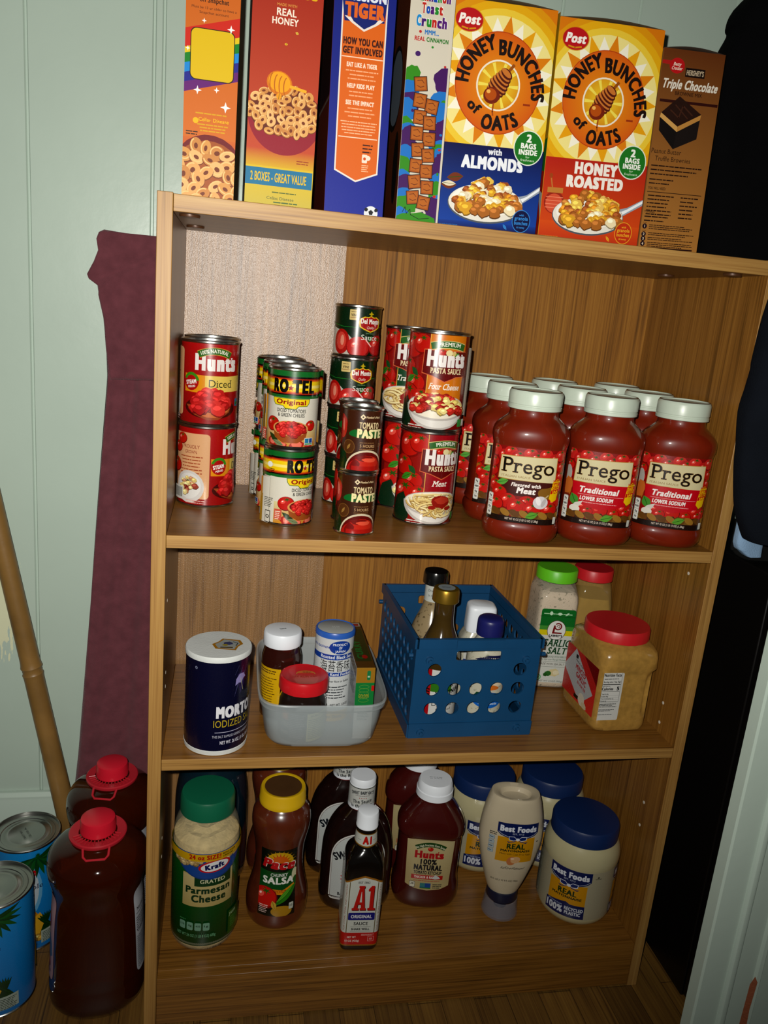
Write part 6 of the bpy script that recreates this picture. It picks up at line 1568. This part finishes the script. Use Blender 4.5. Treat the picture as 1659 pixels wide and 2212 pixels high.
N_.poly([(-50, 172), (-24, 172), (0, 169.4), (24, 172), (50, 172), (50, 190.4), (-50, 190.4)], '#9a742c'); N_.poly([(-50, 174), (-24, 174), (0, 171.4), (24, 174), (50, 174), (50, 189), (-50, 189)], '#d0d2ca')
N_.text('A1', 0, 174.6, 11.5, '#c4281e', w=13, bold=.06, serif=True, out=('#7a1a18', .4)); N_.rect(-15, 180, -9, 180.5, '#8a8a84'); N_.rect(9, 180, 15, 180.5, '#8a8a84')
stick(N_, 'neck_label', WrapMap(ap, 0, 1.8, 3), GLOSS, t)

KET = mat('ketchup_in_plastic', '#3c0c09', rough=.22, coat=1.0, vary=.12, vscale=20, bump=(10, .08))
kq = cr([(0, .042, .028, 2.6), (.004, .049, .034, 2.7), (.016, .0532, .0372, 2.8), (.030, .0538, .0376, 2.8), (.042, .0522, .0366, 2.8), (.055, .0500, .035, 2.9), (.085, .0500, .035, 3), (.118, .0505, .035, 3), (.128, .0510, .0352, 3), (.131, .0528, .0368, 2.8), (.136, .0538, .0374, 2.7), (.146, .0530, .037, 2.6), (.158, .0480, .0355, 2.4), (.174, .0370, .031, 2.2), (.184, .0290, .0275, 2), (.188, .0270, .0265, 2)], 4) + [(.193, .0262, .0262, 2)]
def ketchup(loc, rz, label):
    t = thing('ketchup_bottle', label, 'bottle', loc, rz, 'ketchup bottles')
    MB().loft(kq, 96).build('bottle_body', KET, t)
    cp = MB().loft([(.1895, .0275), (.1902, .0292), (.2005, .0290), (.2015, .0278), (.2120, .0270), (.2158, .0250), (.2162, .001)], 72).build('cap', WPL, t)
    S = Lab(-14, 14, -6, 6); S.text('BEST BY 20 MAR', 0, .6, 2, '#4a5058', w=20, bold=0); S.text('22 16:40 K', 0, -3, 2, '#4a5058', w=19, bold=0); stick(S, 'stamp', PlaneMap((0, 0, .2162), (1, 0, 0), (0, 1, 0)), PLAS, cp)
    L = Lab(-40, 40, 36, 132)
    P = [(-35, 46), (-20, 40.5), (0, 38), (20, 40.5), (35, 46), (38, 126), (20, 129), (0, 130), (-20, 129), (-38, 126)]
    L.poly(P, '#c3b389'); L.I[-1] = (L.I[-1][0], grad('#b8a87e', '#cbbf98', 38, 130))
    L.ring(0, 76, 48, 48, 8, '#2c5a28', a0=58, a1=122); L.text('No High Fructose Corn Syrup', 0, 117.6, 3.8, '#dcdcc4', w=46, bold=.03, arc=42)
    L.tomato(0, 112, 4.4, True); L.text('Hunts', -1, 96, 12, '#b8202a', w=46, bold=.08); L.poly([(12, 108), (14, 108), (13, 104)], '#b8202a')
    L.text('100%', -1, 84.6, 9, '#20242c', w=26, bold=.05); L.text('NATURAL', -1, 74, 9, '#20242c', w=45, bold=.08); L.text('TOMATO KETCHUP', -1, 66.4, 5.6, '#20242c', w=44, bold=.05)
    L.rect(-26, 57, 24, 64.6, '#b82420'); L.text('THICKER & RICHER', -2, 58.8, 4, '#ecdcd4', w=39, bold=.05); L.poly([(2, 60), (8, 61), (12, 66), (18, 62), (20, 59), (12, 58)], '#cfd2d0'); L.fine(-22, 22, 53.6, 1.4, 1, '#b85a4a')
    L.rrect(-28, 42, -19, 52, 1.6, '#5a5c60'); L.rrect(-27.4, 42.6, -19.6, 51.4, 1.4, '#d8d4c4'); L.text('20', -23.5, 46.4, 3.4, '#2a2c30', w=5, bold=.03); L.rect(-11, 42, 6, 50.4, '#2c5a9a'); L.rect(-11, 44, -3, 50.4, '#4a8a8a'); L.rect(-11, 41.4, 6, 43, '#3a8a3a'); L.fine(9, 24, 48, 1.6, 3, '#4a4c44')
    stick(L, 'label', WrapMap(kq, 0, 3.2, 4), GLOSS, t, step=.000010)
    return t
a_ = ketchup((.4100, .1340, Z4), -10, 'ketchup bottle with white cap in the middle of lowest shelf')
dup(a_, (.4060, .2180, Z4), -14, 'ketchup bottle standing directly behind another, mostly in shadow')

# squeeze mayonnaise
MAYO = mat('mayonnaise_in_plastic', '#b3ab84', rough=.25, coat=.7, vary=.04, vscale=20)
MAYW = mat('cream_bottle_plastic', '#b8ab90', rough=.3, coat=.4, vary=.04, vscale=30)
t = thing('squeeze_mayonnaise', 'cream squeeze bottle of mayonnaise standing upside down on its cap', 'bottle', (.5270, .0900, Z4), -12)
sq_ = cr([(.047, .0245, .0215, 2), (.054, .0275, .0225, 2.1), (.072, .0335, .0250, 2.2), (.100, .0415, .0275, 2.3), (.130, .0475, .0290, 2.3), (.152, .0490, .0295, 2.3), (.180, .0465, .0290, 2.3), (.204, .0415, .0275, 2.3), (.214, .0385, .0262, 2.3)], 4) + [(.2175, .0370, .0250, 2.3), (.2180, .0345, .0230, 2.3), (.2150, .0255, .0165, 2.1), (.2080, .0215, .0140, 2), (.2070, .001, .001, 2)]
MB().loft(sq_, 96).build('bottle_body', MAYW, t)
MB().loft([(.0005, .0275), (.002, .0290), (.030, .0262), (.0305, .0255), (.004, .027), (.003, .001)], 72).build('clear_cap', mat('clear_cap_plastic', '#90909a', rough=.1, alpha=.2, spec=.6), t)
MB().loft([(.012, .010), (.030, .0105), (.0302, .0235), (.033, .0250), (.0465, .0242), (.0470, .022)], 64).build('nozzle_ring', mat('navy_ring', '#10162e', rough=.4), t)
def bf(L, cx, cy, k_):
    X = lambda P: [(cx + x * k_, cy + y * k_) for x, y in P]
    L.rect(cx - 32 * k_, cy - 42 * k_, cx + 29 * k_, cy + 4 * k_, '#d2a010')
    L.poly(X([(-34, 29), (34, 29), (34, 12), (28, 7), (10, 1), (0, -1), (-10, 1), (-28, 7), (-34, 12)]), '#17306a')
    L.line(X([(-32, 12.6), (-26, 8.6), (-10, 3), (0, 1.4), (10, 3), (26, 8.6), (32, 12.6)]), .7 * k_, '#c8d0e0')
    L.text('Best Foods', cx, cy + 14.6 * k_, 9.6 * k_, '#e2e6ee', w=60 * k_, bold=.07, serif=True); L.text('EST. 1913', cx, cy + 9.4 * k_, 2.6 * k_, '#c0c8d8', w=18 * k_, bold=.02)
    for s_ in (-1, 1):
        L.poly(X([(0, 1), (s_ * 6, 6.4), (s_ * 15, 6), (s_ * 14, -.6), (s_ * 6, -2)]), '#e0e4ec'); L.poly(X([(s_ * 1, 1), (s_ * 6, 5.4), (s_ * 14, 5.2), (s_ * 13, .2), (s_ * 6, -1)]), '#1c3a7c'); L.poly(X([(s_ * 2, -1), (s_ * 12, -4), (s_ * 17, -3), (s_ * 14, -6), (s_ * 4, -3)]), '#1c3a7c')
    L.ell(cx, cy + 1 * k_, 3 * k_, 2.6 * k_, '#e0e4ec')
    L.text('REAL', cx - 1, cy - 16.6 * k_, 9 * k_, '#2c4a24', w=30 * k_, bold=.05); L.text('MAYONNAISE', cx - 1, cy - 22.6 * k_, 4 * k_, '#2c3a24', w=48 * k_, bold=.05)
L = Lab(-47, 47, 62, 196)
bf(L, 7, 152, .96)
L.text('Made with Cage Free Eggs', 6, 125, 2.8, '#3a3a24', w=48, bold=.01, serif=True); L.ell(2, 114, 8.6, 7, '#c88a5a', rot=60); L.ell(8, 116, 7.6, 6, '#d8b48a', rot=20); L.ell(3, 118, 3, 2, '#e8ccb0')
L.line([(-10, 98), (-4, 103), (2, 99), (8, 102), (16, 99), (26, 101)], .5, '#3a3430'); L.text('Richard Hellmann', 5, 98, 4, '#4a4440', w=36, bold=-.008, shear=.4)
for i in range(4): L.rrect(-37, 124 + i * 8, -28, 131 + i * 8, 1.4, '#7a8a9a'); L.rrect(-36.6, 124.4 + i * 8, -28.4, 130.6 + i * 8, 1.2, '#b4c0c4'); L.fine(-35.6, -29.6, 127 + i * 8, 1.6, 1, '#2a4a6a', seed=i)
L.fine(-37, -25, 160, 1.8, 2, '#2a2c3a'); L.text('25 FL OZ (1 PT 9 FL OZ) 739mL', -4, 74, 3, '#4a463c', w=44, bold=.03); L.ell(40, 148, 2, 1, '#5a5650')
stick(L, 'label', WrapMap(sq_, 0, 3, 4), GLOSS, t, step=.000012)

NVL = mat('navy_blue_lid', '#0c2452', rough=.42, bump=(40, .04))
mp_ = cr([(0, .044), (.003, .0500), (.010, .0560), (.018, .0588), (.026, .0594)], 3) + [(.060, .0594), (.106, .0594)] + cr([(.108, .0598), (.116, .0602), (.126, .0590), (.134, .0565), (.140, .0535)], 3) + [(.144, .0515)]
def mayo(loc, rz, label):
    t = thing('mayonnaise_jar', label, 'jar', loc, rz, 'navy-lidded mayonnaise jars')
    MB().loft(mp_, 96).build('jar_body', MAYO, t)
    MB().loft([(.1415, .0512), (.1425, .0530), (.1640, .0528), (.1675, .0508), (.1682, .0480), (.1678, .001)], 90).build('lid', NVL, t)
    L = Lab(-150, 150, 19, 106, '#b9b39c')
    for c in (0, 112, -118):
        bf(L, c, 76, 1.0)
        L.poly([(c - 34, 40), (c - 28, 41), (c, 47), (c + 6, 44), (c + 29, 44), (c + 30, 20), (c - 34, 20)], '#17306a')
        L.text('100%', c - 18, 25, 11, '#d8dce4', w=28, bold=.05); L.text('RECYCLED', c + 13, 33, 5.6, '#d8dce4', w=29, bold=.05); L.text('PLASTIC', c + 12, 25.6, 5.6, '#d8dce4', w=25, bold=.05); L.text('JAR MADE FROM', c - 18, 38, 2.4, '#a8b4d0', w=24)
        L.ell(c + 44, 98, 2, 1.4, '#5a584c'); L.fine(c + 39, c + 50, 95, 1.2, 1, '#5a584c')
    L.rect(-78, 22, -58, 100, '#a8a898'); L.fine(-76, -60, 94, 2, 22, '#3a4048')
    stick(L, 'label', WrapMap(mp_, 0, 3, 6), GLOSS, t, step=.000010)
    return t
a_ = mayo((.6540, .0925, Z4), -38, 'navy-lidded mayonnaise jar in front, at the right end')
dup(a_, (.5260, .2245, Z4), -6, 'navy-lidded mayonnaise jar behind the upside-down squeeze bottle')
dup(a_, (.6510, .2240, Z4), -48, 'navy-lidded mayonnaise jar at the back right, behind another')
